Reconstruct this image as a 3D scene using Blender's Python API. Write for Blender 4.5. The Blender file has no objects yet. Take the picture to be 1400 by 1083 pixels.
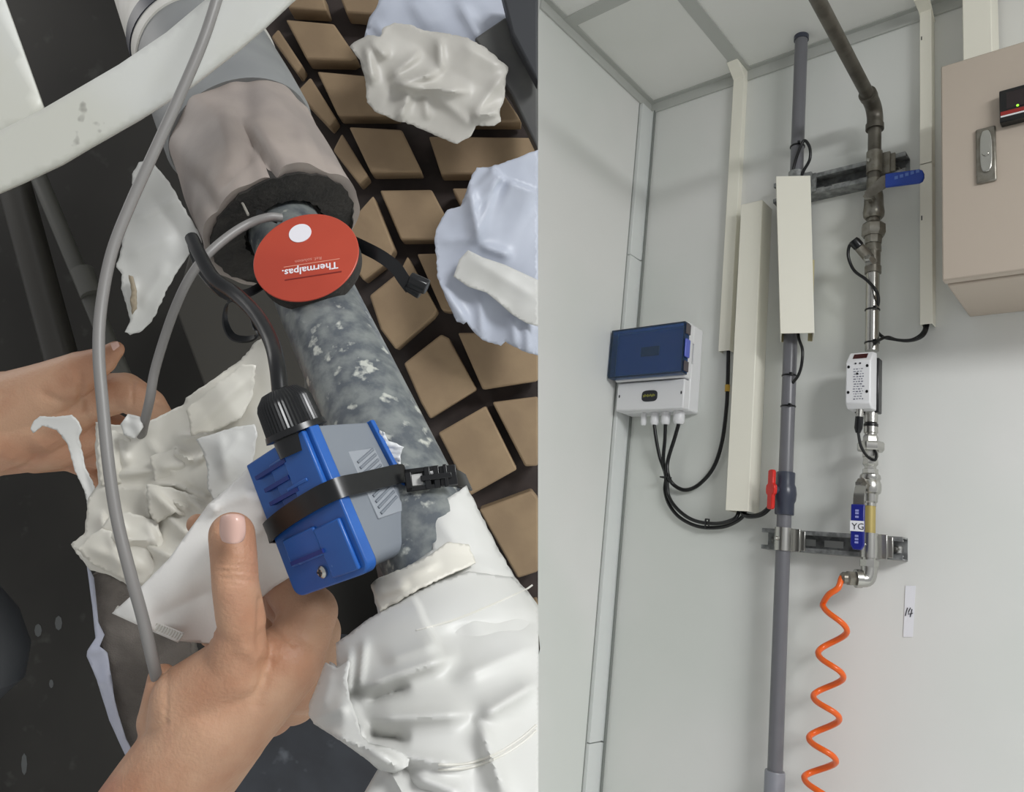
import bpy, bmesh, math, random
import numpy as np
from mathutils import Vector, Matrix
from mathutils.geometry import delaunay_2d_cdt
sc = bpy.context.scene
COL = sc.collection
# ------------------------------------------------------------------ camera
F = 1029.4; CX, CY = 700.0, 541.5
A = np.array([[0.74829, 0.05377, 0.66099], [0.65408, -0.22488, -0.7226], [0.10979, 0.97306, -0.20358]])
u_, s_, v_ = np.linalg.svd(A); A = u_ @ v_
CAM = np.array([0.0, 0.0, 1.45])
cd = bpy.data.cameras.new('camera'); cam = bpy.data.objects.new('camera', cd); COL.objects.link(cam)
M4 = Matrix([list(A[i]) + [CAM[i]] for i in range(3)] + [[0, 0, 0, 1]])
cam.matrix_world = M4
cd.sensor_width = 36; cd.lens = F / 1400 * 36; cd.clip_start = 0.02; cd.clip_end = 50
sc.camera = cam
# ------------------------------------------------------------------ light
w = bpy.data.worlds.new('world'); sc.world = w; w.use_nodes = True
w.node_tree.nodes['Background'].inputs[0].default_value = (0.97, 0.98, 1.0, 1)
w.node_tree.nodes['Background'].inputs[1].default_value = 0.42
def area(name, loc, target, sx, sy, power, color=(1, 1, 1)):
    l = bpy.data.lights.new(name, 'AREA'); l.shape = 'RECTANGLE'; l.size = sx; l.size_y = sy; l.energy = power; l.color = color
    o = bpy.data.objects.new(name, l); COL.objects.link(o); o.location = loc
    o.rotation_euler = (Vector(target) - Vector(loc)).to_track_quat('-Z', 'Y').to_euler()
area('ceiling_light', (1.95, 0.1, 2.86), (1.45, 1.0, 0), 1.4, 1.0, 121, (0.99, 1, 1))
area('lamp_left', (-1.5, -0.3, 2.3), (-0.5, 0.6, 1.4), 0.5, 0.5, 2.0, (1, 0.98, 0.95))
sc.view_settings.view_transform = 'Standard'; sc.view_settings.look = 'None'
sc.view_settings.gamma = 1; sc.view_settings.use_curve_mapping = False
sc.view_settings.exposure = 0.0

# ------------------------------------------------------------------ helpers
D = 1.8          # back wall distance
DS = 0.907       # scale of the close-up set
def ray(px, py): return A @ np.array([px - CX, CY - py, -F])
def W(px, py, off=0.0):                                    # point on the plane 'off' in front of the back wall
    r = ray(px, py); return CAM + r * ((D - off) / r[1])
def H(px, py, z):                                          # point on a horizontal plane
    r = ray(px, py); return CAM + r * ((z - CAM[2]) / r[2])
def LW(px, py, x):
    r = ray(px, py); return CAM + r * (x / r[0])
def P(px, py, d):                                          # point of the close-up set: image direction and true depth
    px = np.asarray(px, float); py = np.asarray(py, float); d = np.asarray(d, float) * DS
    v = np.stack([(px - CX) / F * d, (CY - py) / F * d, -d], -1)
    return v @ A.T + CAM
def rp(rpx, d): return rpx * d * DS / F
VIEW = -A[:, 2]
def srgb(c):
    out = []
    for v in c:
        v = v / 255.0; out.append(v / 12.92 if v <= 0.04045 else ((v + 0.055) / 1.055) ** 2.4)
    return tuple(out) + (1,)
def mat(name, rgb, rough=.5, metal=0, rgb2=None, vs=8, lo=.4, hi=.6, bump=0, bs=60, spec=.5, trans=0, emit=0, sss=0, detail=3, rgb3=None, vs3=60, lo3=.6, hi3=.7, stretch=None):
    m = bpy.data.materials.new(name); m.use_nodes = True; nt = m.node_tree; b = nt.nodes['Principled BSDF']
    b.inputs['Base Color'].default_value = srgb(rgb); b.inputs['Roughness'].default_value = rough
    b.inputs['Metallic'].default_value = metal; b.inputs['Specular IOR Level'].default_value = spec
    b.inputs['Transmission Weight'].default_value = trans
    if sss: b.inputs['Subsurface Weight'].default_value = sss; b.inputs['Subsurface Radius'].default_value = (.01, .004, .002); b.inputs['Subsurface Scale'].default_value = .4
    if emit: b.inputs['Emission Color'].default_value = srgb(rgb); b.inputs['Emission Strength'].default_value = emit
    tc = nt.nodes.new('ShaderNodeTexCoord'); src = tc.outputs['Object']
    if stretch:
        mp = nt.nodes.new('ShaderNodeMapping'); mp.inputs['Scale'].default_value = stretch; nt.links.new(src, mp.inputs[0]); src = mp.outputs[0]
    def noise(sc_, det):
        n = nt.nodes.new('ShaderNodeTexNoise'); n.inputs['Scale'].default_value = sc_; n.inputs['Detail'].default_value = det
        nt.links.new(src, n.inputs['Vector']); return n.outputs['Fac']
    col = None
    def mix(prev, c2, s_, a, z):
        r = nt.nodes.new('ShaderNodeMapRange'); r.inputs[1].default_value = a; r.inputs[2].default_value = z
        nt.links.new(noise(s_, detail), r.inputs[0])
        x = nt.nodes.new('ShaderNodeMix'); x.data_type = 'RGBA'; nt.links.new(r.outputs[0], x.inputs[0])
        if prev is None: x.inputs[6].default_value = srgb(rgb)
        else: nt.links.new(prev, x.inputs[6])
        x.inputs[7].default_value = srgb(c2); return x.outputs[2]
    if rgb2: col = mix(None, rgb2, vs, lo, hi)
    if rgb3: col = mix(col, rgb3, vs3, lo3, hi3)
    if col is not None: nt.links.new(col, b.inputs['Base Color'])
    if bump:
        bp = nt.nodes.new('ShaderNodeBump'); bp.inputs['Strength'].default_value = bump; bp.inputs['Distance'].default_value = .002
        nt.links.new(noise(bs, 4), bp.inputs['Height']); nt.links.new(bp.outputs[0], b.inputs['Normal'])
    return m
LOC = {}
def thing(name, label, cat, loc, group=None):
    o = bpy.data.objects.new(name, None); COL.objects.link(o); o.location = loc; o.empty_display_size = .02
    o['label'] = label; o['category'] = cat
    if group: o['group'] = group
    LOC[o.name] = np.array(loc, float); return o
def mk(name, geo, m, parent=None, smooth=35, bevel=0, label=None, cat=None, group=None, kind=None, solid=0, soff=0, subd=0, bseg=2):
    vs, fs = geo; vs = np.asarray(vs, float); c = (vs.min(0) + vs.max(0)) / 2
    me = bpy.data.meshes.new(name); me.from_pydata((vs - c).tolist(), [], [list(map(int, f)) for f in fs]); me.update()
    bm = bmesh.new(); bm.from_mesh(me); bmesh.ops.recalc_face_normals(bm, faces=bm.faces); bm.to_mesh(me); bm.free()
    me.materials.append(m)
    if smooth:
        me.shade_smooth(); me.set_sharp_from_angle(angle=math.radians(smooth))
    o = bpy.data.objects.new(name, me); COL.objects.link(o)
    pl = LOC[parent.name] if parent is not None else np.zeros(3)
    if parent is not None: o.parent = parent
    o.location = c - pl; LOC[o.name] = c
    if solid:
        s = o.modifiers.new('solid', 'SOLIDIFY'); s.thickness = solid; s.offset = soff
    if bevel:
        b = o.modifiers.new('bevel', 'BEVEL'); b.width = bevel; b.segments = bseg; b.limit_method = 'ANGLE'; b.angle_limit = math.radians(40)
    if subd:
        b = o.modifiers.new('sub', 'SUBSURF'); b.levels = subd; b.render_levels = subd
    if label: o['label'] = label
    if cat: o['category'] = cat
    if group: o['group'] = group
    if kind: o['kind'] = kind
    return o
def join(*gs):
    V, Fc = [], []; n = 0
    for v, f in gs:
        V.extend(np.asarray(v).tolist()); Fc.extend([[i + n for i in q] for q in f]); n += len(v)
    return V, Fc
def hexa(p):   # 8 points: bottom loop 0-3, top loop 4-7
    return p, [[0, 3, 2, 1], [4, 5, 6, 7], [0, 1, 5, 4], [1, 2, 6, 5], [2, 3, 7, 6], [3, 0, 4, 7]]
def box(x0, x1, y0, y1, z0, z1):
    return hexa([(x0, y0, z0), (x1, y0, z0), (x1, y1, z0), (x0, y1, z0), (x0, y0, z1), (x1, y0, z1), (x1, y1, z1), (x0, y1, z1)])
def wbox(x0, x1, o0, o1, z0, z1): return box(x0, x1, D - o1, D - o0, z0, z1)
def prism(poly, vec):
    n = len(poly); a = [np.array(p, float) for p in poly]; b = [p + np.array(vec) for p in a]
    return a + b, [list(range(n)), list(range(2 * n - 1, n - 1, -1))] + [[i, (i + 1) % n, n + (i + 1) % n, n + i] for i in range(n)]
def frame(d):
    d = d / np.linalg.norm(d); a = np.array([0, 0, 1.0]) if abs(d[2]) < .9 else np.array([1.0, 0, 0])
    x = np.cross(a, d); x /= np.linalg.norm(x); return x, np.cross(d, x), d
def tube(path, r, seg=12, cap=True):
    path = np.asarray(path, float); n = len(path); r = np.full(n, r) if np.isscalar(r) else np.asarray(r)
    T = np.gradient(path, axis=0); T /= np.linalg.norm(T, axis=1)[:, None]
    x, y, _ = frame(T[0]); V = []; Fc = []
    for i in range(n):
        x = x - T[i] * x.dot(T[i]); x /= np.linalg.norm(x); y = np.cross(T[i], x)
        for k in range(seg):
            a = 2 * math.pi * k / seg; V.append(path[i] + r[i] * (x * math.cos(a) + y * math.sin(a)))
    for i in range(n - 1):
        for k in range(seg):
            k2 = (k + 1) % seg; Fc.append([i * seg + k, i * seg + k2, (i + 1) * seg + k2, (i + 1) * seg + k])
    if cap: Fc.append(list(range(seg))); Fc.append([(n - 1) * seg + k for k in range(seg)])
    return V, Fc
def lathe(p0, p1, prof, seg=24, mod=None, closed=True):
    """prof: list of (t along p0->p1 in 0..1, radius)"""
    p0 = np.array(p0, float); p1 = np.array(p1, float); x, y, d = frame(p1 - p0); V = []; Fc = []
    for t, r in prof:
        c = p0 + (p1 - p0) * t
        for k in range(seg):
            a = 2 * math.pi * k / seg; rr = r * (mod(k) if mod else 1); V.append(c + rr * (x * math.cos(a) + y * math.sin(a)))
    n = len(prof)
    for i in range(n - 1):
        for k in range(seg):
            k2 = (k + 1) % seg; Fc.append([i * seg + k, i * seg + k2, (i + 1) * seg + k2, (i + 1) * seg + k])
    if closed: Fc.append(list(range(seg))); Fc.append([(n - 1) * seg + k for k in range(seg)])
    return V, Fc
def cat(pts, n=8):
    p = np.asarray(pts, float); p = np.vstack([2 * p[0] - p[1], p, 2 * p[-1] - p[-2]]); out = []
    for i in range(1, len(p) - 2):
        for k in range(n):
            t = k / n; out.append(.5 * ((2 * p[i]) + (-p[i - 1] + p[i + 1]) * t + (2 * p[i - 1] - 5 * p[i] + 4 * p[i + 1] - p[i + 2]) * t * t + (-p[i - 1] + 3 * p[i] - 3 * p[i + 1] + p[i + 2]) * t ** 3))
    out.append(p[-2]); return np.array(out)
def ribbon(pts, wv, w, th):
    """band along pts, wide along wv, thickness th"""
    pts = np.asarray(pts, float); n = len(pts); T = np.gradient(pts, axis=0); T /= np.linalg.norm(T, axis=1)[:, None]
    V = []; Fc = []
    for i in range(n):
        a = np.array(wv[i] if np.ndim(wv) > 1 else wv, float); a = a - T[i] * a.dot(T[i]); a /= np.linalg.norm(a); b = np.cross(T[i], a)
        for s, q in ((-1, -1), (1, -1), (1, 1), (-1, 1)): V.append(pts[i] + a * s * w / 2 + b * q * th / 2)
    for i in range(n - 1):
        for k in range(4):
            k2 = (k + 1) % 4; Fc.append([i * 4 + k, i * 4 + k2, i * 4 + 4 + k2, i * 4 + 4 + k])
    Fc += [[0, 1, 2, 3], [4 * n - 4, 4 * n - 3, 4 * n - 2, 4 * n - 1]]
    return V, Fc
def text_geo(txt, org, right, up, size, depth=.0003, italic=0, bold=0):
    c = bpy.data.curves.new('t', 'FONT'); c.body = txt; c.size = 1; c.offset = bold; c.resolution_u = 2; c.shear = italic
    o = bpy.data.objects.new('t', c); COL.objects.link(o); dg = bpy.context.evaluated_depsgraph_get(); dg.update()
    me = bpy.data.meshes.new_from_object(o.evaluated_get(dg)); 
    right = np.array(right) / np.linalg.norm(right); up = np.array(up) / np.linalg.norm(up); nn = np.cross(right, up)
    V = [np.array(org) + (right * v.co.x + up * v.co.y) * size + nn * depth for v in me.vertices]
    Fc = [list(p.vertices) for p in me.polygons]
    bpy.data.objects.remove(o); bpy.data.curves.remove(c); bpy.data.meshes.remove(me)
    return V, Fc
def inside(pts, poly):
    x, y = pts[:, 0], pts[:, 1]; r = np.zeros(len(pts), bool); n = len(poly)
    for i in range(n):
        x0, y0 = poly[i]; x1, y1 = poly[(i + 1) % n]
        c = ((y0 > y) != (y1 > y)); 
        with np.errstate(divide='ignore', invalid='ignore'): xx = (x1 - x0) * (y - y0) / (y1 - y0 + 1e-12) + x0
        r ^= c & (x < xx)
    return r
def clip736(poly, lim=735.6):
    out = []; n = len(poly)
    for i in range(n):
        a, b = poly[i], poly[(i + 1) % n]
        if a[0] <= lim: out.append(a)
        if (a[0] <= lim) != (b[0] <= lim):
            t = (lim - a[0]) / (b[0] - a[0]); out.append((lim, a[1] + t * (b[1] - a[1])))
    return out
def tri(t): return .5 + np.arcsin(.96 * np.sin(2 * np.pi * t)) / np.pi
def crumple(x, y, seed, scale, amp, n=5):
    r = np.random.RandomState(seed); h = np.zeros_like(x)
    for i in range(n):
        th = r.uniform(0, math.pi); f = 1 / (scale * r.uniform(.6, 1.7)); ph = r.uniform(0, 9)
        wx = x + scale * .5 * np.sin(y / scale * r.uniform(.4, 1.1) + ph); wy = y + scale * .5 * np.sin(x / scale * r.uniform(.4, 1.1) + 2 * ph)
        h += (tri((wx * math.cos(th) + wy * math.sin(th)) * f + ph) - .5) * amp / (1 + .5 * i)
    return h
def crease_h(x, y, cs):
    h = np.zeros_like(x)
    for c in cs:
        x0, y0, x1, y1, amp, wd = c[:6]; L = math.hypot(x1 - x0, y1 - y0); ux, uy = (x1 - x0) / L, (y1 - y0) / L
        t = (x - x0) * ux + (y - y0) * uy; s = (x - x0) * -uy + (y - y0) * ux
        along = np.clip(np.minimum(t, L - t) / (L * .35) + .25, 0, 1); along = along * along * (3 - 2 * along)
        if len(c) > 6 and c[6] == 's': h += amp / 1000 * along * np.clip(s / wd + .5, 0, 1) * np.exp(-np.maximum(s, 0) / (wd * 10))
        else: h += amp / 1000 * along * np.exp(-(np.sqrt(s * s + 9) - 3) / wd)
    return h
def sheet(name, poly, dep, m, parent=None, cs=(), step=5, thick=.0008, cr=(), jag=0, seed=1, smooth=85, **kw):
    r = np.random.RandomState(seed); poly = clip736(poly); B = []
    n = len(poly)
    for i in range(n):
        a = np.array(poly[i], float); b = np.array(poly[(i + 1) % n], float); k = max(1, int(np.linalg.norm(b - a) / step))
        for j in range(k):
            q = a + (b - a) * j / k
            if jag and q[0] < 734: q = q + r.uniform(-jag, jag, 2) * (1 if j else .3)
            B.append(q)
    B = np.array(B)
    gx, gy = np.meshgrid(np.arange(B[:, 0].min(), B[:, 0].max(), step), np.arange(B[:, 1].min(), B[:, 1].max(), step * .87))
    gx = gx + (np.arange(gx.shape[0]) % 2)[:, None] * step / 2
    G = np.stack([gx.ravel(), gy.ravel()], 1); G = G[inside(G, B.tolist())]
    dm = np.array([np.min((B[:, 0] - g[0]) ** 2 + (B[:, 1] - g[1]) ** 2) for g in G]) if len(G) else np.zeros(0)
    G = G[dm > (step * .55) ** 2]
    allp = np.vstack([B, G]); nb = len(B)
    vc, _, fc, _, _, _ = delaunay_2d_cdt([Vector(p) for p in allp], [], [list(range(nb))], 1, 1e-5)
    q = np.array([[v.x, v.y] for v in vc]); d = dep(q[:, 0], q[:, 1])
    h = crease_h(q[:, 0], q[:, 1], cs)
    for c in cr: h = h + crumple(q[:, 0], q[:, 1], c[0], c[1], c[2] / 1000)
    return mk(name, (P(q[:, 0], q[:, 1], d - h), fc), m, parent, smooth=smooth, solid=thick, **kw)
def plane_d(d0, x0, y0, gx=0, gy=0): return lambda x, y: d0 + gx * (x - x0) + gy * (y - y0)

# ------------------------------------------------------------------ materials
M = {}
M['wall'] = mat('wall_paint', (230, 230, 227), .55, rgb2=(222, 225, 220), vs=1.6, bump=.03, bs=30)
M['ceil'] = mat('ceiling_panel_paint', (243, 243, 239), .6, rgb2=(237, 238, 233), vs=2)
M['trim'] = mat('trim_paint', (222, 225, 223), .35)
M['trimg'] = mat('aluminium_trim', (190, 192, 187), .45)
M['caulk'] = mat('grey_sealant', (132, 136, 132), .7)  # grey caulk for the joint lines beside the corner trim
M['cream'] = mat('cream_trunking_plastic', (247, 244, 230), .38)
M['creamd'] = mat('cream_trunking_inside', (200, 190, 150), .5)
M['cab'] = mat('beige_cabinet_paint', (188, 175, 161), .42, bump=.06, bs=260)
M['pvc'] = mat('grey_pvc', (112, 112, 117), .32)
M['pvcd'] = mat('dark_grey_pvc', (62, 66, 80), .3)
M['pvcl'] = mat('light_grey_pvc', (140, 142, 150), .35)
M['black'] = mat('black_rubber', (14, 15, 17), .3)
M['blackp'] = mat('black_plastic', (18, 19, 21), .28)
M['red'] = mat('red_plastic', (214, 44, 36), .3)
M['blue'] = mat('blue_vinyl', (30, 66, 160), .35)
M['navy'] = mat('navy_vinyl', (30, 38, 130), .32)
M['ss'] = mat('stainless_steel', (186, 185, 180), .25, .92)
M['ssd'] = mat('dull_steel_fitting', (140, 137, 128), .36, .6, rgb2=(125, 120, 110), vs=60)
M['galv'] = mat('galvanised_channel', (160, 162, 162), .4, .5, rgb2=(120, 122, 122), vs=50)
M['iron'] = mat('grey_iron_pipe', (108, 104, 96), .42, .6, rgb2=(92, 88, 80), vs=30)
M['brass'] = mat('brass_tape', (178, 160, 98), .45, .3)
M['white'] = mat('white_plastic', (232, 232, 234), .35)
M['orange'] = mat('orange_hose', (240, 104, 30), .28)
M['paper'] = mat('white_paper', (240, 240, 246), .6)
M['ink'] = mat('dark_ink', (40, 40, 48), .6)
M['lid'] = mat('blue_clear_lid', (88, 146, 205), .10, trans=.92)
M['bluec'] = mat('violet_blue_clip', (96, 110, 205), .35)
M['screen'] = mat('dark_red_screen', (70, 26, 28), .15)
M['redtape'] = mat('red_stripe', (150, 40, 36), .4)
M['led'] = mat('green_led', (150, 230, 60), .4, emit=1.2)
M['gold'] = mat('gold_print', (150, 150, 60), .4)
M['yell'] = mat('yellow_tape', (200, 160, 60), .5)
# close-up set
M['foil'] = mat('white_jacket_film', (206, 206, 203), .46, rgb2=(197, 197, 193), vs=14, bump=.02, bs=120)
M['foilb'] = mat('bluish_white_film', (194, 200, 214), .42, rgb2=(184, 190, 204), vs=12, bump=.02, bs=120)
M['foilg'] = mat('grey_beige_film', (200, 197, 190), .42, rgb2=(190, 187, 180), vs=14)
M['foilc'] = mat('cream_white_film', (216, 213, 203), .45, rgb2=(200, 196, 184), vs=16, lo=.45, hi=.7, bump=.03, bs=110)
M['cloth'] = mat('smooth_white_vinyl', (238, 236, 232), .38, bump=.05, bs=600)
M['board'] = mat('white_board', (220, 221, 216), .4, rgb2=(212, 212, 202), vs=7, rgb3=(150, 148, 140), vs3=45, lo3=.72, hi3=.78)
M['edge'] = mat('cut_edge', (120, 110, 80), .6)
M['foam'] = mat('taupe_foam', (158, 147, 140), .55, rgb2=(140, 131, 126), vs=14, bump=.15, bs=90)
M['foamd'] = mat('dark_foam_core', (52, 49, 46), .9, rgb2=(40, 38, 36), vs=60, bump=.6, bs=300)
M['collar'] = mat('grey_wrap', (132, 134, 134), .5, rgb2=(122, 124, 125), vs=12)
M['jack'] = mat('white_jacket', (214, 212, 206), .5, rgb2=(204, 202, 194), vs=30)
M['galp'] = mat('weathered_galvanised_pipe', (142, 147, 146), .36, .35, rgb2=(100, 106, 112), vs=90, lo=.38, hi=.60, rgb3=(206, 208, 200), vs3=95, lo3=.60, hi3=.68, bump=.12, bs=300, detail=6)
M['disc'] = mat('red_orange_label', (184, 72, 52), .3, rgb2=(172, 64, 46), vs=12)
M['dot'] = mat('white_dot', (232, 230, 236), .4)
M['sblue'] = mat('blue_sensor_plastic', (38, 94, 172), .33, rgb2=(34, 86, 162), vs=30, rgb3=(150, 180, 220), vs3=110, lo3=.74, hi3=.8)
M['sgrey'] = mat('grey_sensor_plastic', (118, 124, 132), .42)
M['sgrey2'] = mat('pale_grey_plastic', (142, 147, 154), .42)
M['cable'] = mat('grey_cable_sheath', (126, 124, 122), .42)
M['skin'] = mat('skin', (190, 150, 122), .52, rgb2=(176, 130, 102), vs=26, bump=.25, bs=520, sss=.1, rgb3=(176, 112, 92), vs3=9, lo3=.55, hi3=.75)
M['nail'] = mat('fingernail', (206, 170, 158), .28)
M['brick'] = mat('tan_brick', (152, 130, 102), .8, rgb2=(138, 117, 92), vs=14, bump=.15, bs=100)
M['joint'] = mat('dark_mortar', (62, 53, 50), .85, rgb2=(50, 43, 41), vs=20)
M['dark'] = mat('dark_floor', (38, 36, 32), .7, rgb2=(30, 28, 24), vs=5, rgb3=(62, 62, 58), vs3=26, lo3=.64, hi3=.8)
M['slate'] = mat('slate_floor', (52, 55, 61), .7, rgb2=(42, 44, 49), vs=14, rgb3=(84, 88, 94), vs3=40, lo3=.64, hi3=.8)
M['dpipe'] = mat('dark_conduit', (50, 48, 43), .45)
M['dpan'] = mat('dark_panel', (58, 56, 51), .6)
M['rail'] = mat('dark_grey_rail', (84, 84, 82), .55, rgb2=(74, 74, 74), vs=20)
M['raild'] = mat('blackish_rail', (52, 54, 58), .6)
M['wool'] = mat('grey_felt', (128, 122, 116), .95, rgb2=(100, 95, 90), vs=30, bump=.5, bs=900)
M['film'] = mat('silver_film', (186, 190, 206), .35)
M['plaster'] = mat('pale_tape_scrap', (216, 218, 220), .4)

# ================================================================== ROOM (right)
ZC = W(884.5, 146)[2]
XL = (W(872, 400)[0] + W(826, 900)[0]) / 2
XR = 2.3; YB = -2.6
def st(name, geo, m, **k): return mk(name, geo, m, kind='structure', **k)
st('wall_back', box(XL - .05, XR, D, D + .08, 0, ZC + .05), M['wall'])
c736 = LW(736, 541, XL)
st('wall_left', box(XL - .05, XL, c736[1] - .16, D, 0, ZC + .05), M['wall'])
st('floor', box(XL - .05, XR, YB, D, -.05, 0), mat('grey_floor_paint', (222, 223, 220), .5, rgb2=(214, 215, 212), vs=2))
ceil = st('ceiling', box(XL - .05, XR, .2, D + .08, ZC + .006, ZC + .08), M['ceil'])
sx0, sx1 = H(1012, 103, ZC)[0], H(1029, 96, ZC)[0]
sy0, sy1 = H(757, 31, ZC)[1], H(772, 41, ZC)[1]
for (x0, x1) in ((XL, sx0 + .004), (sx1 - .004, sx1 + .62), (sx1 + .64, sx1 + 1.4)):
    for (y0, y1) in ((sy1 - .004, D), (.3, sy0 + .004)):
        mk('ceiling_panel', box(x0, x1, y0, y1, ZC, ZC + .006), M['ceil'], ceil)
mk('joint_strip', box(sx0, sx1, .3, D, ZC - .004, ZC), M['trimg'], ceil)
mk('joint_strip', box(XL, XR, sy0, sy1, ZC - .0045, ZC), M['trimg'], ceil)
st('trim_1', join(box(XL, XR, D - .006, D, ZC - .034, ZC), box(XL, XR, D - .02, D, ZC - .003, ZC)), M['trimg'], bevel=.001)
st('trim_2', join(box(XL, XL + .006, c736[1] - .16, D, ZC - .03, ZC), box(XL, XL + .022, c736[1] - .16, D, ZC - .0035, ZC)), M['trimg'], bevel=.001)
zj = [W(866, 360)[2], W(820, 1012)[2]]
tr = st('trim_3', join(box(XL, XL + .012, D - .062, D, zj[0] + .001, ZC - .03), box(XL, XL + .02, D - .008, D, zj[0] + .001, ZC - .03)), M['trim'], bevel=.0015)
mk('trim_length', join(box(XL, XL + .012, D - .062, D, zj[1] + .001, zj[0] - .001), box(XL, XL + .02, D - .008, D, zj[1] + .001, zj[0] - .001)), M['trim'], tr, bevel=.0015)
mk('trim_length', join(box(XL, XL + .012, D - .062, D, 0, zj[1] - .0015), box(XL, XL + .02, D - .008, D, 0, zj[1] - .0015)), M['trim'], tr, bevel=.0015)

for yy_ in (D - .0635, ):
    mk('gap_line', box(XL, XL + .0008, yy_ - .0016, yy_ + .0005, 0, ZC - .03), M['caulk'], tr)
mk('gap_line', box(XL + .018, XL + .022, D - .009, D - .0005, 0, ZC - .03), M['caulk'], tr)
def channel(x0, x1, o0, o1, z0, z1, t=.0022):
    g = join(wbox(x0, x1, o1 - t, o1, z0, z1), wbox(x0, x0 + t, o0, o1 - t, z0, z1), wbox(x1 - t, x1, o0, o1 - t, z0, z1), wbox(x0, x1, o0, o1, z1 - t, z1)); return g
def trunk(name, label, pl, pr, pyr, pt, pb, o0, o1, lip=False):
    x0, x1 = W(pl, pyr, o1)[0], W(pr, pyr, o1)[0]; xm = (pl + pr) / 2
    z1 = W(xm, pt, o1)[2]; z0 = W(xm, pb, o1)[2]
    t = thing(name, label, 'trunking', ((x0 + x1) / 2, D - (o0 + o1) / 2, z0))
    mk('cover', channel(x0, x1, o0, o1, z0, z1), M['cream'], t, bevel=.001)
    return t, x0, x1, z0, z1
# narrow trunking from the ceiling on the left
x0, x1 = W(992, 300, .024)[0], W(1007, 300, .024)[0]
t = thing('cable_trunking', 'narrow cream trunking bending down from the ceiling left of the wide one', 'trunking', ((x0 + x1) / 2, D - .01, W(996, 480, .024)[2]))
z0 = W(996, 479, .024)[2]
mk('cover', channel(x0, x1, 0, .024, z0, ZC - .026), M['cream'], t, bevel=.001)
ye = H(992, 84, ZC)[1]
mk('elbow_piece', hexa([(x0 - .001, D - .028, ZC - .03), (x1 + .001, D - .028, ZC - .03), (x1 + .001, D, ZC - .045), (x0 - .001, D, ZC - .045), (x0 - .001, ye, ZC - .004), (x1 + .001, ye, ZC - .004), (x1 + .001, D, ZC - .004), (x0 - .001, D, ZC - .004)]), M['cream'], t, bevel=.002)
# wide trunking
trunk('cable_trunking', 'wide deep cream trunking hanging lowest, black cables leaving its bottom', 1002, 1032, 500, 279, 699, 0, .062)
fTL, fTR, fBR, fBL = W(1061, 241, .118), W(1108, 240, .098), W(1113.5, 455, .098), W(1067, 456, .118)
dn = (fTL + fTR) / 2 - CAM; dn[2] = 0; dn /= np.linalg.norm(dn); dd = dn * .070
tt = thing('cable_trunking', 'cream trunking cover over the top of the grey pipe', 'trunking', (fBL + fBR) / 2)
sw = fTR - fTL; sw /= np.linalg.norm(sw); q_ = .0025
def panel3(a, b, c, d, off): return hexa([a, b, c, d, a + off, b + off, c + off, d + off])
mk('cover', join(panel3(fTL, fTR, fBR, fBL, dn * q_), panel3(fTL + dn * q_, fTL + dd, fBL + dd, fBL + dn * q_, sw * q_), panel3(fTR + dn * q_, fTR + dd, fBR + dd, fBR + dn * q_, -sw * q_), panel3(fTL, fTR, fTR + dd, fTL + dd, np.array([0, 0, -q_]))), M['cream'], tt, bevel=.0008)
for p_, sg in ((fBL, 1), (fBR, -1)):   # return lips at the back of the open cover
    c_ = p_ + sw * sg * q_ + dn * (.070 - .004); mk('cover_rim', hexa([c_, c_ + sw * sg * .010, c_ + sw * sg * .010 + dn * .004, c_ + dn * .004] + [v + np.array([0, 0, .21]) for v in (c_, c_ + sw * sg * .010, c_ + sw * sg * .010 + dn * .004, c_ + dn * .004)]), M['creamd'], tt)
# right trunking
x0, x1 = W(1257.5, 300, .03)[0], W(1274.5, 300, .03)[0]
z0 = W(1266, 443, .03)[2]
t = thing('cable_trunking', 'narrow cream trunking beside the beige cabinet, black cables at its foot', 'trunking', ((x0 + x1) / 2, D - .01, z0))
zj2 = W(1266, 223, .03)[2]
mk('cover', channel(x0, x1, 0, .03, z0, zj2 - .0006), M['cream'], t, bevel=.001)
mk('cover', channel(x0, x1, 0, .03, zj2 + .0006, ZC - .03), M['cream'], t, bevel=.001)
ye = H(1246, -12, ZC)[1]
mk('elbow_piece', hexa([(x0 - .002, D - .034, ZC - .03), (x1 + .002, D - .034, ZC - .03), (x1 + .002, D, ZC - .05), (x0 - .002, D, ZC - .05), (x0 - .002, ye, ZC - .03), (x1 + .002, ye, ZC - .03), (x1 + .002, ye, ZC - .002), (x0 - .002, ye, ZC - .002)]), M['cream'], t, bevel=.002)
for py, hh in ((52, 6), (298, 7)):
    zz = W(1261, py, .03)[2]; mk('slot_mark', wbox(x0 + .003, x0 + .0052, .0300, .0304, zz - hh * .0008, zz + hh * .0008), M['ink'], t)
# cabinet
px0 = W(1288, 386, .23); cbx0 = px0[0]; cbz0 = px0[2]; cbz1 = W(1283, 93, .23)[2]; cbx1 = cbx0 + .62
t = thing('wall_cabinet', 'beige metal control cabinet on the wall at the right edge', 'cabinet', ((cbx0 + cbx1) / 2, D - .1, cbz0))
zt = H(1325, 441, 0)  # unused guard
mk('cabinet_body', wbox(cbx0 + .004, cbx1 - .004, 0, .205, cbz0 - .0, cbz1), M['cab'], t, bevel=.003)
dr = mk('door', wbox(cbx0, cbx1, .208, .23, cbz0 + .003, cbz1 + .002), M['cab'], t, bevel=.003)
def onface(px, py, off): return W(px, py, off)
hx0, hx1 = W(1334, 212, .235)[0], W(1362, 208, .235)[0]; hz0, hz1 = W(1348, 249, .235)[2], W(1348, 174, .235)[2]
hd = mk('lock_handle', wbox(hx0, hx1, .23, .236, hz0, hz1), M['ssd'], dr, bevel=.003, label='recessed chrome lock handle')
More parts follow.
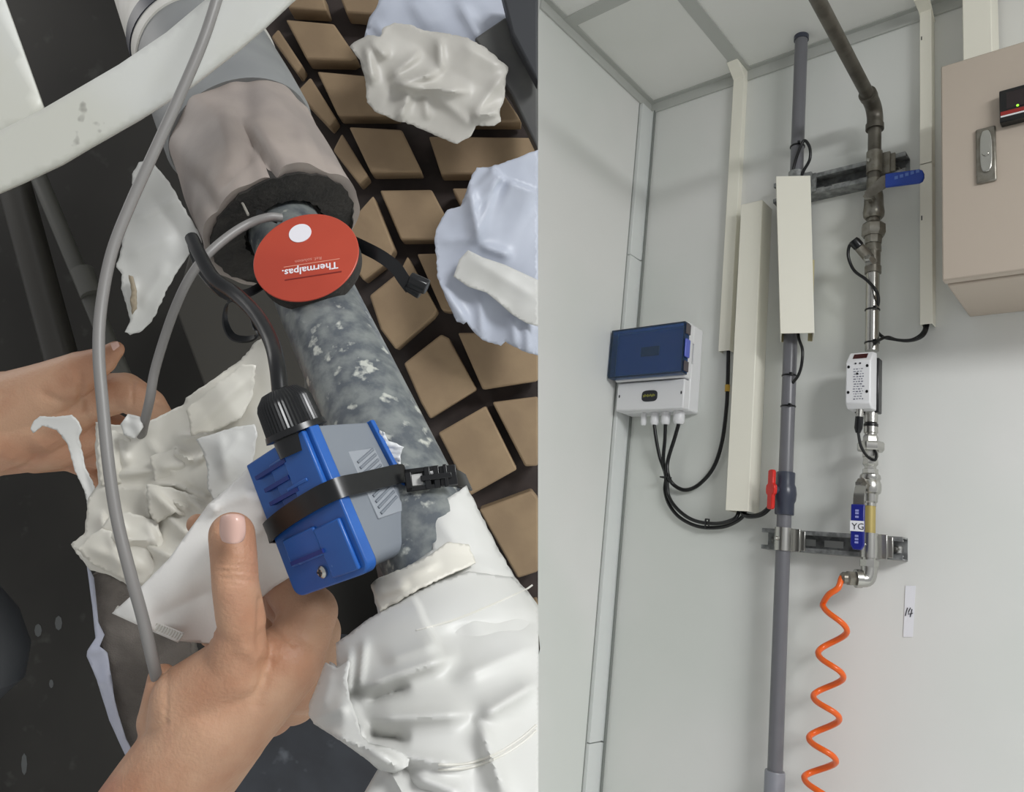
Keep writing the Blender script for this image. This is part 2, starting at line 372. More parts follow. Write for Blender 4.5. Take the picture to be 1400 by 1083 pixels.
def oval(cx, cz, rx, rz, n=28, p=2.0):
    return [(cx + rx * math.copysign(abs(math.cos(a)) ** (2 / p), math.cos(a)), cz + rz * math.copysign(abs(math.sin(a)) ** (2 / p), math.sin(a))) for a in [2 * math.pi * k / n for k in range(n)]]
def oplate(cx, cz, rx, rz, o0, o1, p=2.0, n=28): return prism([(x, D - o0, z) for x, z in oval(cx, cz, rx, rz, n, p)], (0, -(o1 - o0), 0))
hcx, hcz = (hx0 + hx1) / 2, (hz0 + hz1) / 2
mk('cabinet_paddle', oplate(hcx + .001, hcz + .006, (hx1 - hx0) * .30, (hz1 - hz0) * .38, .236, .240, p=3.2), M['ss'], t, bevel=.0012)
mk('keyhole', lathe((hcx, D - .240, hcz), (hcx, D - .243, hcz), [(0, .006), (1, .005)]), M['ss'], t)
# display module on door
bx0 = W(1366, 140, .25)[0]; bz1, bz0 = W(1368, 124, .25)[2], W(1368, 168, .25)[2]
dp = mk('panel_meter', wbox(bx0, bx0 + .12, .23, .25, bz0, bz1), M['blackp'], t, bevel=.002, label='black panel meter with a red stripe')
def zr(py): return W(1385, py, .25)[2] - 0
mk('screen', wbox(bx0 + .012, bx0 + .11, .25, .2508, bz0 + .026, bz1 - .008), mat('unlit_dark_screen', (38, 28, 30), .2), t)
mk('red_stripe', wbox(bx0 + .002, bx0 + .118, .25, .2512, bz0 + .014, bz0 + .022), M['redtape'], t)
mk('white_stripe', wbox(bx0 + .002, bx0 + .118, .25, .2511, bz0 + .0105, bz0 + .0135), M['white'], t)
mk('led_light', oplate(bx0 + .03, bz0 + .0275, .0022, .0022, .2508, .252), M['led'], t)
mk('badge', oplate(bx0 + .049, bz0 + .0275, .007, .003, .2508, .2516), M['white'], t)
# wide trunking above cabinet
x0, x1 = W(1316, 40, .10)[0], W(1356, 40, .10)[0]
mk('cable_trunking', wbox(x0, x1, .012, .10, cbz1, ZC - .001), M['cream'], bevel=.002, label='broad cream trunking rising from the cabinet top to the ceiling', cat='trunking')

# struts
def strut(label, xa, xb, pyt, pyb, pxm):
    o1 = .041; z1 = W(pxm, pyt, o1)[2]; z0 = W(pxm, pyb, o1)[2]; h = z1 - z0; tk = .003
    t = thing('strut_channel', label, 'bracket', ((xa + xb) / 2, D - .02, z0))
    n = 5; L = xb - xa; g = []
    # back web with slots: rails + bridges
    g.append(wbox(xa, xb, 0, tk, z0, z0 + h * .34)); g.append(wbox(xa, xb, 0, tk, z1 - h * .34, z1))
    for k in range(n + 1):
        c = xa + L * k / n; g.append(wbox(max(xa, c - .009), min(xb, c + .009), 0, tk, z0 + h * .34, z1 - h * .34))
    g.append(wbox(xa, xb, tk, o1, z0, z0 + tk)); g.append(wbox(xa, xb, tk, o1, z1 - tk, z1))
    g.append(wbox(xa, xb, o1 - tk, o1, z0 + tk, z0 + h * .2)); g.append(wbox(xa, xb, o1 - tk, o1, z1 - h * .2, z1 - tk))
    g.append(wbox(xa, xb, o1 - .009, o1 - tk, z0 + h * .2 - tk, z0 + h * .2)); g.append(wbox(xa, xb, o1 - .009, o1 - tk, z1 - h * .2, z1 - h * .2 + tk))
    mk('channel', join(*g), M['galv'], t)
    for c in (xa + .02, xb - .022):
        mk('bolt', join(lathe((c, D - tk, (z0 + z1) / 2), (c, D - .012, (z0 + z1) / 2), [(0, .008), (1, .008)], seg=6), lathe((c, D - .012, (z0 + z1) / 2), (c, D - .022, (z0 + z1) / 2), [(0, .004), (1, .004)], seg=10)), M['ss'], t)
    return t, z0, z1
OFF = .060
XP = (W(1096, 60, OFF)[0] + W(1059, 1050, OFF)[0]) / 2      # grey pvc pipe
XS = (W(1198, 160, OFF)[0] + W(1186, 780, OFF)[0]) / 2      # steel pipe
xa, xb = W(1058, 250, .041)[0], W(1238, 215, .041)[0]
sU, uz0, uz1 = strut('upper steel strut behind the pipes near the blue lever', xa, xb, 226, 254, 1160)
xa, xb = W(1041, 740, .041)[0], W(1234, 748, .041)[0]
sL, lz0, lz1 = strut('lower slotted steel strut carrying both pipes above the coil hose', xa, xb, 728, 758, 1138)

def zP(py): # height on the grey pipe axis for an image row
    lo, hi = -.5, 3.2
    for _ in range(40):
        m_ = (lo + hi) / 2; v = (np.array([XP, D - OFF, m_]) - CAM) @ A; y = CY - v[1] / -v[2] * F
        if y > py: lo = m_
        else: hi = m_
    return m_
def zS(py):
    lo, hi = -.5, 3.2
    for _ in range(40):
        m_ = (lo + hi) / 2; v = (np.array([XS, D - OFF, m_]) - CAM) @ A; y = CY - v[1] / -v[2] * F
        if y > py: lo = m_
        else: hi = m_
    return m_
def vl(X, o, stn, seg=24, zf=None, mod=None):
    """vertical lathe: stations (image row, radius m)"""
    z = [zf(s[0]) for s in stn]; zt_, zb_ = max(z), min(z)
    return lathe((X, D - o, zt_), (X, D - o, zb_), [((zt_ - q) / (zt_ - zb_), s[1]) for q, s in zip(z, stn)], seg, mod)
rP = .0163
# grey pipe
t = thing('grey_pipe', 'tall grey plastic pipe running from the ceiling to the bottom of the picture', 'pipe', (XP, D - OFF, 0))
mk('pipe', lathe((XP, D - OFF, ZC), (XP, D - OFF, zP(664)), [(0, rP), (1, rP)], 28), M['pvc'], t)
mk('ceiling_collar', lathe((XP, D - OFF, ZC), (XP, D - OFF, ZC - .012), [(0, rP + .0025), (1, rP + .0025)], 28), M['pvcd'], t)
mk('pipe', lathe((XP, D - OFF, zP(690)), (XP, D - OFF, zP(1062)), [(0, rP), (1, rP)], 28), M['pvc'], t)
mk('socket_joint', lathe((XP, D - OFF, zP(1054)), (XP, D - OFF, 0), [(0, .0205), (.002, .0215), (1, .0215)], 28), M['pvcl'], t, label='lighter grey socket at the pipe foot')
# plastic ball valve
t = thing('ball_valve', 'dark grey plastic ball valve with a red handle on the grey pipe', 'valve', (XP, D - OFF, zP(675)))
mk('valve_body', vl(XP, OFF, [(646, .0205), (647, .0215), (662, .0215), (666, .0245), (675, .0262), (684, .0245), (688, .0215), (703, .0215), (704, .0205)], 28, zP), M['pvcd'], t)
zc = zP(672); q = np.array([-.50, -.866, 0]); hc = np.array([XP, D - OFF, zc]) + q * .033
mk('valve_stem', lathe(np.array([XP, D - OFF, zc]) + q * .020, hc, [(0, .010), (1, .010)], 16), M['pvcd'], t)
sd = np.array([.866, -.50, 0])
def hp(s, z, k): return hc + sd * s + q * k + np.array([0, 0, z])
oc = [(.006, .046), (.009, .042), (.009, .014), (.0145, .009), (.0155, 0), (.0145, -.009), (.009, -.014), (.009, -.042), (.006, -.046), (-.006, -.046), (-.009, -.042), (-.009, -.014), (-.0145, -.009), (-.0155, 0), (-.0145, .009), (-.009, .014), (-.009, .042), (-.006, .046)]
mk('handle', prism([hp(s, z, 0) for s, z in oc], q * .010), M['red'], t, bevel=.002, label='red T-shaped handle')
# zip ties and clamp on the grey pipe
def ztie(X, Z, r, label, zname='cable_tie'):
    o = lathe((X, D - OFF, Z + .0022), (X, D - OFF, Z - .0022), [(0, r), (.2, r + .0015), (.8, r + .0015), (1, r)], 24)
    hd = box(X + r * .5, X + r * .5 + .006, D - OFF - r - .006, D - OFF - r * .7, Z - .003, Z + .003)
    return mk(zname, join(o, hd), M['blackp'], label=label, cat='cable tie')
ztie(XP, zP(514), rP, 'upper black cable tie around the grey pipe below the trunking')
ztie(XP, zP(556), rP, 'lower black cable tie around the grey pipe above the red valve')
ztie(XP, zP(201), rP + .001, 'black cable tie at the loop on top of the grey pipe')
def clamp(X, za, zb, r, label, m=None):
    m = m or M['galv']; t = thing('pipe_clamp', label, 'clamp', (X, D - OFF, (za + zb) / 2))
    mk('clamp_band', lathe((X, D - OFF, za), (X, D - OFF, zb), [(0, r), (0, r + .002), (1, r + .002), (1, r)], 28), m, t)
    mk('clamp_plate', join(wbox(X + r * .6, X + r + .016, .041, .050, zb, za), wbox(X + r + .014, X + r + .026, .037, .045, zb + .004, za - .004)), m, t, bevel=.001)
    zc_ = (za + zb) / 2
    mk('clamp_screw', lathe((X - .006, D - OFF - r - .001, zc_), (X - .008, D - OFF - r - .008, zc_), [(0, .005), (.6, .005), (1, .003)], 10), M['ss'], t)
clamp(XP, lz1 + .002, lz0 - .002, rP + .0015, 'steel clamp fixing the grey pipe to the lower strut', M['ss'])
clamp(XP, uz1 + .004, uz0, rP + .0015, 'steel clamp fixing the grey pipe to the upper strut')

# steel pipe
rS = .0148
t = thing('steel_pipe', 'dull steel pipe crossing the ceiling, elbowing down the wall to the blue lever valve', 'pipe', (XS, D - OFF, zS(250)))
ze = zS(148); S = np.array([XS, D - OFF, ze]); T_ = H(1112, -12, ze)
dv = (T_ - S) / np.linalg.norm(T_ - S)
mk('pipe', lathe(S + dv * .045, T_ + dv * .3, [(0, rS), (1, rS)], 24), M['iron'], t)
mk('elbow', join(tube(cat([S + dv * .062, S + dv * .040, S + dv * .014 - np.array([0, 0, .006]), S - np.array([0, 0, .024]), S - np.array([0, 0, .052])], 6), .0182, 20), lathe(S + dv * .068, S + dv * .052, [(0, .020), (1, .020)], 20), lathe(S - np.array([0, 0, .044]), S - np.array([0, 0, .058]), [(0, .0205), (1, .0205)], 20)), M['iron'], t)
mk('pipe', vl(XS, OFF, [(165, rS), (256, rS)], 24, zS), M['iron'], t)
clamp(XS, uz1 + .006, uz0 + .006, rS + .001, 'dull steel clamp on the steel pipe at the upper strut', M['ssd'])
# upper ball valve
t = thing('ball_valve', 'dull steel ball valve with a blue lever pointing right, below the upper strut', 'valve', (XS, D - OFF, zS(275)))
mk('valve_body', vl(XS, OFF, [(246, .0165), (258, .0165), (262, .0185), (268, .0205), (282, .0215), (290, .0235), (296, .0225), (299, .018)], 20, zS), M['ssd'], t)
lc = W(1187, 267, .105); 
mk('valve_stem', lathe((XS, D - OFF, lc[2]), lc, [(0, .009), (.8, .009), (.8, .0115), (1, .0115)], 6), M['ssd'], t)
l1 = W(1211, 248, .112); l2 = W(1264, 241, .112)
mk('lever_arm', hexa([lc + (-.006, 0, -.006), lc + (.004, 0, -.008), l1 + (.012, 0, -.012), l1 + (0, 0, -.014), lc + (-.008, -.004, .008), lc + (.004, -.004, .012), l1 + (.012, -.004, .014), l1 + (-.008, -.004, .014)]), M['ssd'], t, bevel=.001)
sl = [(0, -.0165), (.084, -.0165), (.092, -.013), (.096, -.005), (.096, .005), (.092, .013), (.084, .0165), (0, .0165)]
ex = (l2 - l1); Ls = np.linalg.norm(ex); ex = ex / Ls
mk('lever_sleeve', prism([l1 + ex * s * Ls / .096 + np.array([0, .002, z]) for s, z in sl], (0, -.008, 0)), M['blue'], t, bevel=.002, label='blue vinyl lever sleeve')
mk('lever_mark', join(*[wbox(l1[0] + .02 + k * .011, l1[0] + .027 + k * .011, D - l1[1] + .006, D - l1[1] + .0066, l1[2] - .004 + .001 * k, l1[2] + .004 + .001 * k) for k in range(5)]), mat('pale_blue_print', (90, 120, 190), .5), t)
# union and strainer
t = thing('pipe_union', 'dull steel pipe union between the blue lever valve and the angled sensor tee', 'fitting', (XS, D - OFF, zS(312)))
mk('union_end', vl(XS, OFF, [(299, .0135), (309, .0150)], 20, zS), M['ssd'], t)
mk('union_nut', vl(XS, OFF, [(305, .019), (309, .0265), (320, .0270), (324, .022)], 8, zS), M['ssd'], t)
mk('union_end', vl(XS, OFF, [(323, .0195), (334, .0185)], 8, zS), M['ssd'], t)
t = thing('sensor_tee', 'steel tee with a black-capped angled sensor plug above the bright pipe', 'fitting', (XS, D - OFF, zS(355)))
mk('tee_body', vl(XS, OFF, [(334, .0160), (338, .0175), (344, .0175), (345, .0158), (364, .0158), (365, .0178), (374, .0178)], 24, zS), M['ssd'], t)
b0 = W(1189, 354, OFF + .01); b1 = W(1174, 337, OFF + .035); b2 = W(1166, 328, OFF + .045)
mk('branch', lathe(b0, b1, [(0, .0125), (1, .0115)], 18), M['ssd'], t)
mk('branch_cap', lathe(b1, b2, [(0, .0125), (.7, .0125), (1, .010)], 18), M['blackp'], t, label='black plug cap')
bb = W(1186, 351, OFF + .03); mk('branch_nut', lathe((XS, D - OFF, bb[2] - .01), bb, [(0, .013), (.7, .013), (1, .008)], 6), M['ss'], t)
# stainless pipe
t = thing('stainless_pipe', 'short bright stainless pipe above the white flow meter', 'pipe', (XS, D - OFF, zS(425)))
mk('pipe', vl(XS, OFF, [(374, .0146), (480, .0146)], 24, zS), M['ss'], t)
ztie(XS, zS(424), .0148, 'upper black cable tie on the bright pipe above the flow meter')
ztie(XS, zS(469), .0148, 'lower black cable tie just above the flow meter')
# flow meter
t = thing('flow_meter', 'white flow meter with a dark red display and black back', 'flow meter', (XS, D - OFF, zS(520)))
mo = .115
mx0, mx1 = W(1155.5, 540, mo)[0], W(1190, 540, mo)[0]; mz1 = W(1172, 481, mo)[2]; mz0 = W(1172, 556, mo)[2]
def fz(py): return W(1172, py, mo)[2]
body = prism([(mx0, D - mo, fz(494)), (mx0, D - mo, mz0 + .008), (mx0, D - mo + .012, mz0 - .002), (mx0, D - mo + .045, mz0 - .002), (mx0, D - mo + .045, fz(480) + .006), (mx0, D - mo + .022, fz(480) + .002)], (mx1 - mx0, 0, 0))
mk('meter_case', body, M['white'], t, bevel=.003)
mk('meter_back', join(wbox(mx0 + .006, mx1 + .004, .045, mo - .045, mz0 - .004, fz(481) - .004)), M['blackp'], t, bevel=.002)
s0 = np.array([mx0, D - mo, fz(494)]); s1 = np.array([mx0, D - mo + .022, fz(480) + .002]); nrm = np.cross([1, 0, 0], s1 - s0); nrm /= np.linalg.norm(nrm)
if nrm[1] > 0: nrm = -nrm
wd = mx1 - mx0
def slope(a_, b_): return s0 + np.array([wd * a_, 0, 0]) + (s1 - s0) * b_ + nrm * .0006
mk('display', prism([slope(.24, .30), slope(.80, .30), slope(.80, .80), slope(.24, .80)], nrm * .0006), M['screen'], t, label='dark red display window')
g = []
for k in (.40, .58): g.append(oplate(mx0 + wd * k, fz(497), .0022, .0018, mo, mo + .0012, n=10))
mk('button', join(*g), M['ink'], t)
for a_, py in ((.12, 501), (.86, 501), (.12, 536), (.86, 536)):
    mk('screw', oplate(mx0 + wd * a_, fz(py), .0028, .0034, mo, mo + .0008, n=14), M['blackp'], t)
g = []; rr = random.Random(3)
for row in range(13):
    py = 504 + row * 3.4; k = .3 + rr.random() * .05
    while k < .68:
        ww = rr.uniform(.03, .10); g.append(wbox(mx0 + wd * k, mx0 + wd * (k + ww), mo, mo + .0004, fz(py + rr.uniform(.7, 1.6)), fz(py))); k += ww + .04
mk('printed_label', join(*g), mat('grey_print', (120, 120, 135), .6), t, kind='stuff')
mk('case_dot', oplate(mx0 + wd * .47, fz(511), .0022, .0026, mo, mo + .0010, n=12), M['blackp'], t)
mk('cable_socket', lathe(W(1176, 556, mo - .02), W(1175, 571, mo - .02), [(0, .008), (1, .0075)], 14), M['ss'], t)
mk('cable_plug', lathe(W(1175, 570, mo - .02), W(1173, 592, mo - .022), [(0, .0085), (.7, .0085), (1, .005)], 14), M['black'], t, label='black cable plug')
mk('plug_cable', tube(cat([W(1173, 590, mo - .022), W(1177, 610, mo - .02), W(1186, 624, mo - .02), W(1196, 629, mo - .02), W(1198, 621, mo - .03), W(1194, 614, .07)], 8), .0032, 8), M['black'], t)
# lower fittings
t = thing('pipe_union', 'bright steel union with a large hex nut below the white flow meter', 'fitting', (XS, D - OFF, zS(610)))
mk('union_end', vl(XS, OFF, [(558, .0140), (578, .0140), (579, .0115), (583, .0115), (584, .0145), (592, .0145), (593, .0125), (595, .0125)], 24, zS), M['ss'], t)
mk('union_end', vl(XS, OFF, [(595, .0135), (598, .0160), (607, .0160)], 6, zS), M['ss'], t)
mk('union_nut', vl(XS, OFF, [(605, .0265), (607, .0285), (615, .0285), (617, .0265)], 8, zS), M['ss'], t)
mk('union_end', vl(XS, OFF, [(617, .0175), (625, .0170), (626, .0150), (635, .0165), (638, .0125), (641, .0125), (642, .0165), (649, .0170)], 8, zS), M['ss'], t)
mk('sealing_ring', vl(XS, OFF, [(579, .0130), (580, .0150), (583, .0150), (584, .0130)], 20, zS), M['blackp'], t)
t = thing('ball_valve', 'bright steel ball valve with a navy lever hanging down by the lower strut', 'valve', (XS, D - OFF, zS(665)))
mk('valve_body', vl(XS, OFF, [(648, .0170), (650, .0205), (654, .0215), (657, .0195), (662, .0225), (670, .0225), (674, .0210), (676, .0165), (686, .0155), (688, .0125), (692, .0125)], 20, zS), M['ss'], t)
lc = W(1177, 661, .105)
mk('valve_stem', lathe((XS, D - OFF, lc[2]), lc, [(0, .010), (.75, .010), (.75, .0125), (1, .0125)], 6), M['ssd'], t)
l0 = W(1177, 664, .104); l1 = W(1174, 690, .112); l3 = W(1173, 752, .114)
mk('lever_arm', ribbon(cat([l0 + (0, 0, .008), l0, l0 * .5 + l1 * .5 + (0, -.004, 0), l1, l1 + (l3 - l1) * .5], 4), (1, 0, 0), .022, .003), M['ss'], t)
wl = .0135
mk('lever_sleeve', prism([l1 + (-wl, 0, 0), l1 + (wl, 0, 0), l3 + (wl, 0, .010), l3 + (wl * .6, 0, 0), l3 + (-wl * .6, 0, 0), l3 + (-wl, 0, .010)], (0, -.008, 0)), M['navy'], t, bevel=.002, label='navy vinyl lever sleeve')
def yl(f_): return l1 + (l3 - l1) * f_ + np.array([0, -.0084, 0])
mk('lever_sticker', prism([yl(.37) + (-wl - .0004, 0, 0), yl(.37) + (wl + .0004, 0, 0), yl(.60) + (wl + .0004, 0, 0), yl(.60) + (-wl - .0004, 0, 0)], (0, -.0006, 0)), M['paper'], t, label='white sticker on the lever')
mk('sticker_writing', text_geo('YG', yl(.56) + (-wl * .8, -.0007, 0), (1, 0, 0), (0, 0, 1), .019), M['ink'], t)
g = [prism([yl(f_) + (-.004, 0, 0), yl(f_) + (.003, 0, 0), yl(f_ + .045) + (.003, 0, 0), yl(f_ + .045) + (-.004, 0, 0)], (0, -.0006, 0)) for f_ in (.12, .18, .26, .68, .75, .82)]
mk('lever_print', join(*g), mat('pale_violet_print', (150, 155, 215), .5), t, kind='stuff')
t = thing('pipe_nipple', 'short tan taped pipe piece beside the navy lever', 'pipe', (XS, D - OFF, zS(712)))
mk('pipe', vl(XS, OFF, [(690, .0118), (736, .0118)], 20, zS), M['brass'], t)
clamp(XS, lz1 + .002, lz0 - .002, .0165, 'bright steel clamp fixing the thin pipe to the lower strut', M['ss'])
t = thing('elbow_fitting', 'steel elbow holding the orange hose at its top', 'fitting', (XS, D - OFF, zS(790)))
mk('pipe', vl(XS, OFF, [(734, .0118), (758, .0118), (759, .0150), (775, .0150)], 20, zS), M['ss'], t)
zq = zS(792); qd = np.array([-.80, -.60, -.06]); qd /= np.linalg.norm(qd); E0 = np.array([XS, D - OFF, zq])
mk('elbow', join(tube(cat([E0 + (0, 0, .038), E0 + (0, 0, .016), E0 + qd * .006, E0 + qd * .026], 6), .0165, 20), lathe(E0 + (0, 0, .040), E0 + (0, 0, .026), [(0, .0195), (1, .0195)], 8), lathe(E0 + qd * .016, E0 + qd * .028, [(0, .0195), (1, .0195)], 20)), M['ss'], t)
mk('hose_nut', lathe(E0 + qd * .028, E0 + qd * .046, [(0, .0145), (.3, .0165), (.8, .0165), (1, .0135)], 6), M['ssd'], t)
mk('hose_nut', lathe(E0 + qd * .044, E0 + qd * .058, [(0, .0125), (.7, .0125), (1, .009)], 12), M['ssd'], t)
# orange coil hose
E1 = E0 + qd * .056; oc_ = .10
ext = [(1125, 826, .105), (1158, 863, .075), (1118.5, 893, .105), (1153, 926, .075), (1112, 952, .105), (1147.5, 983, .075), (1106, 1009, .105), (1143, 1041, .075), (1099.5, 1063, .105), (1138, 1100, .075), (1094, 1122, .105), (1133, 1160, .075)]
pts = [E1 - qd * .008, E1, W(1146, 804, .105), W(1133, 813, .106)]
prev = None
ang = []
for i in range(len(ext) - 1):
    x0_, y0_, o0_ = ext[i]; x1_, y1_, o1_ = ext[i + 1]
    for k in range(8):
        tt_ = k / 8; c = (1 - math.cos(math.pi * tt_)) / 2
        s = math.sin(math.pi * tt_) * .026 * (1 if i % 2 == 0 else -1)
        yy = y0_ + (y1_ - y0_) * tt_
        pts.append(W(x0_ + (x1_ - x0_) * c, yy, .09 + s))
mk('coil_hose', tube(cat(np.array(pts), 3), .0062, 10), M['orange'], label='orange coiled air hose hanging from the elbow', cat='hose', smooth=80)
# paper label
a_, b_, c_, d_ = W(1238, 801, .001), W(1252, 801, .001), W(1248, 871, .001), W(1235, 871, .001)
pl = mk('paper_label', prism([a_, b_, c_, d_], (0, -.0006, 0)), M['paper'], label='small white paper strip on the wall with handwritten 14', cat='label')
def stroke(ps, r=.0009): return tube([W(x, y, .0022) for x, y in ps], r, 6)
mk('handwriting', join(stroke([(1241, 831), (1239, 837), (1238, 842)]), stroke([(1245, 831), (1242.5, 836), (1242, 840), (1248, 838.5)]), stroke([(1247, 833), (1246, 838), (1244.5, 843.5)])), M['ink'], pl)

# controller enclosure
t = thing('controller_box', 'white wall controller box with a clear blue lid in the corner', 'controller', (-1.07, D - .04, W(890, 560, .07)[2]))
ox = .085
ex0, ex1 = W(843, 540, ox)[0], W(935, 540, ox)[0]
def ez(px, py, o=ox): return W(px, py, o)[2]
ez0 = ez(889, 560); ezm = ez(889, 521); ez1 = ez(889, 448)
mk('box_back', wbox(ex0, ex1, 0, .055, ez0, ez1 + .004), M['white'], t, bevel=.006, bseg=3)
mk('box_lower_cover', wbox(ex0, ex1, .055, ox, ez0, ezm), M['white'], t, bevel=.004)
mk('box_frame', wbox(ex0 - .006, ex1 + .003, .058, .090, ezm + .003, ez1 + .002), M['white'], t, bevel=.004)
lx0, lx1 = W(834, 485, .115)[0], W(934, 480, .115)[0]; lz0_, lz1_ = W(884, 513, .115)[2], W(884, 446, .115)[2]
lt = .004
lid = join(wbox(lx0, lx1, .115 - lt, .115, lz0_, lz1_), wbox(lx0, lx0 + lt, .088, .115 - lt, lz0_, lz1_), wbox(lx1 - lt, lx1, .088, .115 - lt, lz0_, lz1_), wbox(lx0 + lt, lx1 - lt, .088, .115 - lt, lz1_ - lt, lz1_), wbox(lx0 + lt, lx1 - lt, .088, .115 - lt, lz0_, lz0_ + lt))
mk('clear_lid', lid, M['lid'], t, label='hinged see-through blue lid')
mk('inner_frame', join(wbox(lx0 + .012, lx1 - .012, .092, .096, lz0_ + .012, lz1_ - .012)), mat('blue_inner_panel', (150, 180, 215), .5), t)
cxl = (lx0 + lx1) / 2 + .005; czl = (lz0_ + lz1_) / 2 + .003
mk('inner_display', wbox(cxl - .028, cxl + .028, .096, .099, czl - .014, czl + .012), M['ink'], t)
zc_ = (lz0_ + lz1_) / 2
mk('lid_clip', wbox(lx1, lx1 + .006, .088, .112, zc_ - .026, zc_ + .024), M['bluec'], t, bevel=.003, label='pale violet-blue lid clip')
for a1, a2 in ((lz1_ - .032, lz1_ - .004), (lz0_ + .006, lz0_ + .034)):
    mk('lid_hinge', wbox(lx1, lx1 + .004, .088, .110, a1, a2), mat('brown_grey_plastic', (90, 84, 88), .5), t, bevel=.001)
mk('side_slot', join(wbox(ex1, ex1 + .0035, .05, .0535, zc_ - .03, zc_ + .028), wbox(ex1, ex1 + .0035, .066, .0695, zc_ - .03, zc_ + .028), wbox(ex1, ex1 + .0036, .05, .0695, zc_ + .024, zc_ + .028)), M['white'], t)
mk('badge', oplate((ex0 + ex1) / 2 + .002, (ez0 + ezm) / 2 - .002, .024, .0155, ox, ox + .0015, p=3.5), M['ink'], t, label='small black badge with gold print')
g = [wbox((ex0 + ex1) / 2 - .017 + k * .0042, (ex0 + ex1) / 2 - .0145 + k * .0042, ox + .0015, ox + .002, (ez0 + ezm) / 2 - .005 + (k % 3) * .001, (ez0 + ezm) / 2 + .001 + (k % 2) * .002) for k in range(9)]
mk('badge_print', join(*g), M['gold'], t)
for a_ in (ex0 + .010, ex1 - .008):
    mk('screw_slot', oplate(a_, (ez0 + ezm) / 2 + .002, .002, .0045, ox, ox + .0008, n=12), M['ink'], t)
GL = [(881, .0085), (896, .012), (911, .013), (929, .0155)]
gl_pts = []
for px, r in GL:
    top = W(px, 561, .045); top[2] = ez0
    h_ = .034
    gl = mk('cable_gland', join(lathe(top, top - (0, 0, .007), [(0, r), (1, r)], 6), lathe(top - (0, 0, .007), top - (0, 0, h_), [(0, r * .92), (.15, r), (.75, r), (1, r * .72)], 24, mod=lambda k: 1 if k % 2 else .965)), M['white'], t)
    gl_pts.append(top - (0, 0, h_))
# cables on the right wall
def wcable(pts, r, label, n=8, start=None, **k):
    q = [W(*p) for p in pts]
    if start is not None: q = [start] + q
    return mk('cable', tube(cat(q, n), r, 10), M['black'], label=label, cat='cable', smooth=80, **k)
wcable([(897, 600, .04), (902, 625, .03), (910, 650, .02), (909, 670, .012), (915, 690, .012), (930, 708, .012), (955, 720, .014), (985, 721, .018), (1005, 714, .03), (1017, 704, .04), (1020, 690, .035)], .0048, 'black cable from the second gland, lowest sweep into the wide trunking', start=gl_pts[1])
wcable([(909, 600, .04), (907, 630, .03), (912, 655, .024), (914, 678, .022), (928, 698, .022), (950, 712, .024), (980, 716, .03), (1003, 710, .045), (1010, 700, .04), (1012, 688, .035)], .0048, 'black cable from the third gland, sweeping just above the lowest one', start=gl_pts[2])
wcable([(922, 600, .04), (913, 630, .034), (913, 648, .034), (920, 662, .02), (936, 670, .012), (955, 663, .012), (975, 640, .012), (987, 605, .012), (993, 560, .012), (995, 520, .012), (996, 470, .012)], .0052, 'black cable looping from the fourth gland up to the narrow trunking', start=gl_pts[3])
c = W(994.5, 531, .012); mk('cable_marker', lathe(c + (0, 0, .009), c - (0, 0, .009), [(0, .0066), (1, .0066)], 14), M['yell'], label='yellow tape marker around the black cable beside the wide trunking', cat='marker')
c = W(911, 653, .026); mk('cable_tie', tube([c + (-.013, -.004, 0), c + (-.012, -.012, 0), c + (.012, -.012, .0), c + (.013, .0, 0), c + (.012, .006, 0), c + (-.012, .006, 0), c + (-.013, -.004, 0)], .002, 6), M['blackp'], label='black cable tie bunching three cables under the controller', cat='cable tie')
c = W(967, 716, .022); mk('cable_tie', tube([c + (0, -.010, .010), c + (0, -.010, -.010), c + (0, .008, -.010), c + (0, .008, .012), c + (0, -.010, .010)], .0022, 6), M['blackp'], label='black cable tie on the two lowest sweeping cables', cat='cable tie')
wcable([(1012, 690, .035), (1018, 704, .045), (1035, 705, .05), (1048, 698, .055), (1060, 682, .055), (1070, 660, .050), (1073, 640, .045)], .0062, 'thick black cable from the wide trunking to behind the red valve')
wcable([(1090, 440, .07), (1092, 462, .085), (1097, 478, .09), (1096, 498, .088), (1091, 514, .082), (1080, 530, .06), (1074, 556, .045), (1072, 600, .045), (1070, 650, .045), (1074, 680, .045)], .0035, 'thin black cable out of the open trunking down the grey pipe')
wcable([(1082, 250, .07), (1086, 225, .078), (1094, 202, .085), (1100, 192, .085), (1107, 202, .08), (1107, 218, .075), (1098, 235, .07), (1090, 255, .065)], .0038, 'black cable loop at the grey pipe top above the trunking')
wcable([(1168, 330, .105), (1161, 337, .10), (1160, 352, .095), (1168, 370, .09), (1185, 383, .09), (1198, 398, .085), (1201, 412, .07), (1197, 430, .05), (1197, 448, .045), (1206, 460, .045), (1222, 464, .04), (1243, 466, .035), (1261, 460, .03), (1268, 446, .018), (1268, 430, .015)], .0036, 'black cable curling from the angled plug to the right trunking')
wcable([(1196, 470, .085), (1204, 464, .06), (1214, 461, .045), (1228, 465, .03), (1248, 464, .025), (1263, 452, .02), (1264, 430, .015)], .0034, 'second black cable joining into the right trunking above the flow meter')

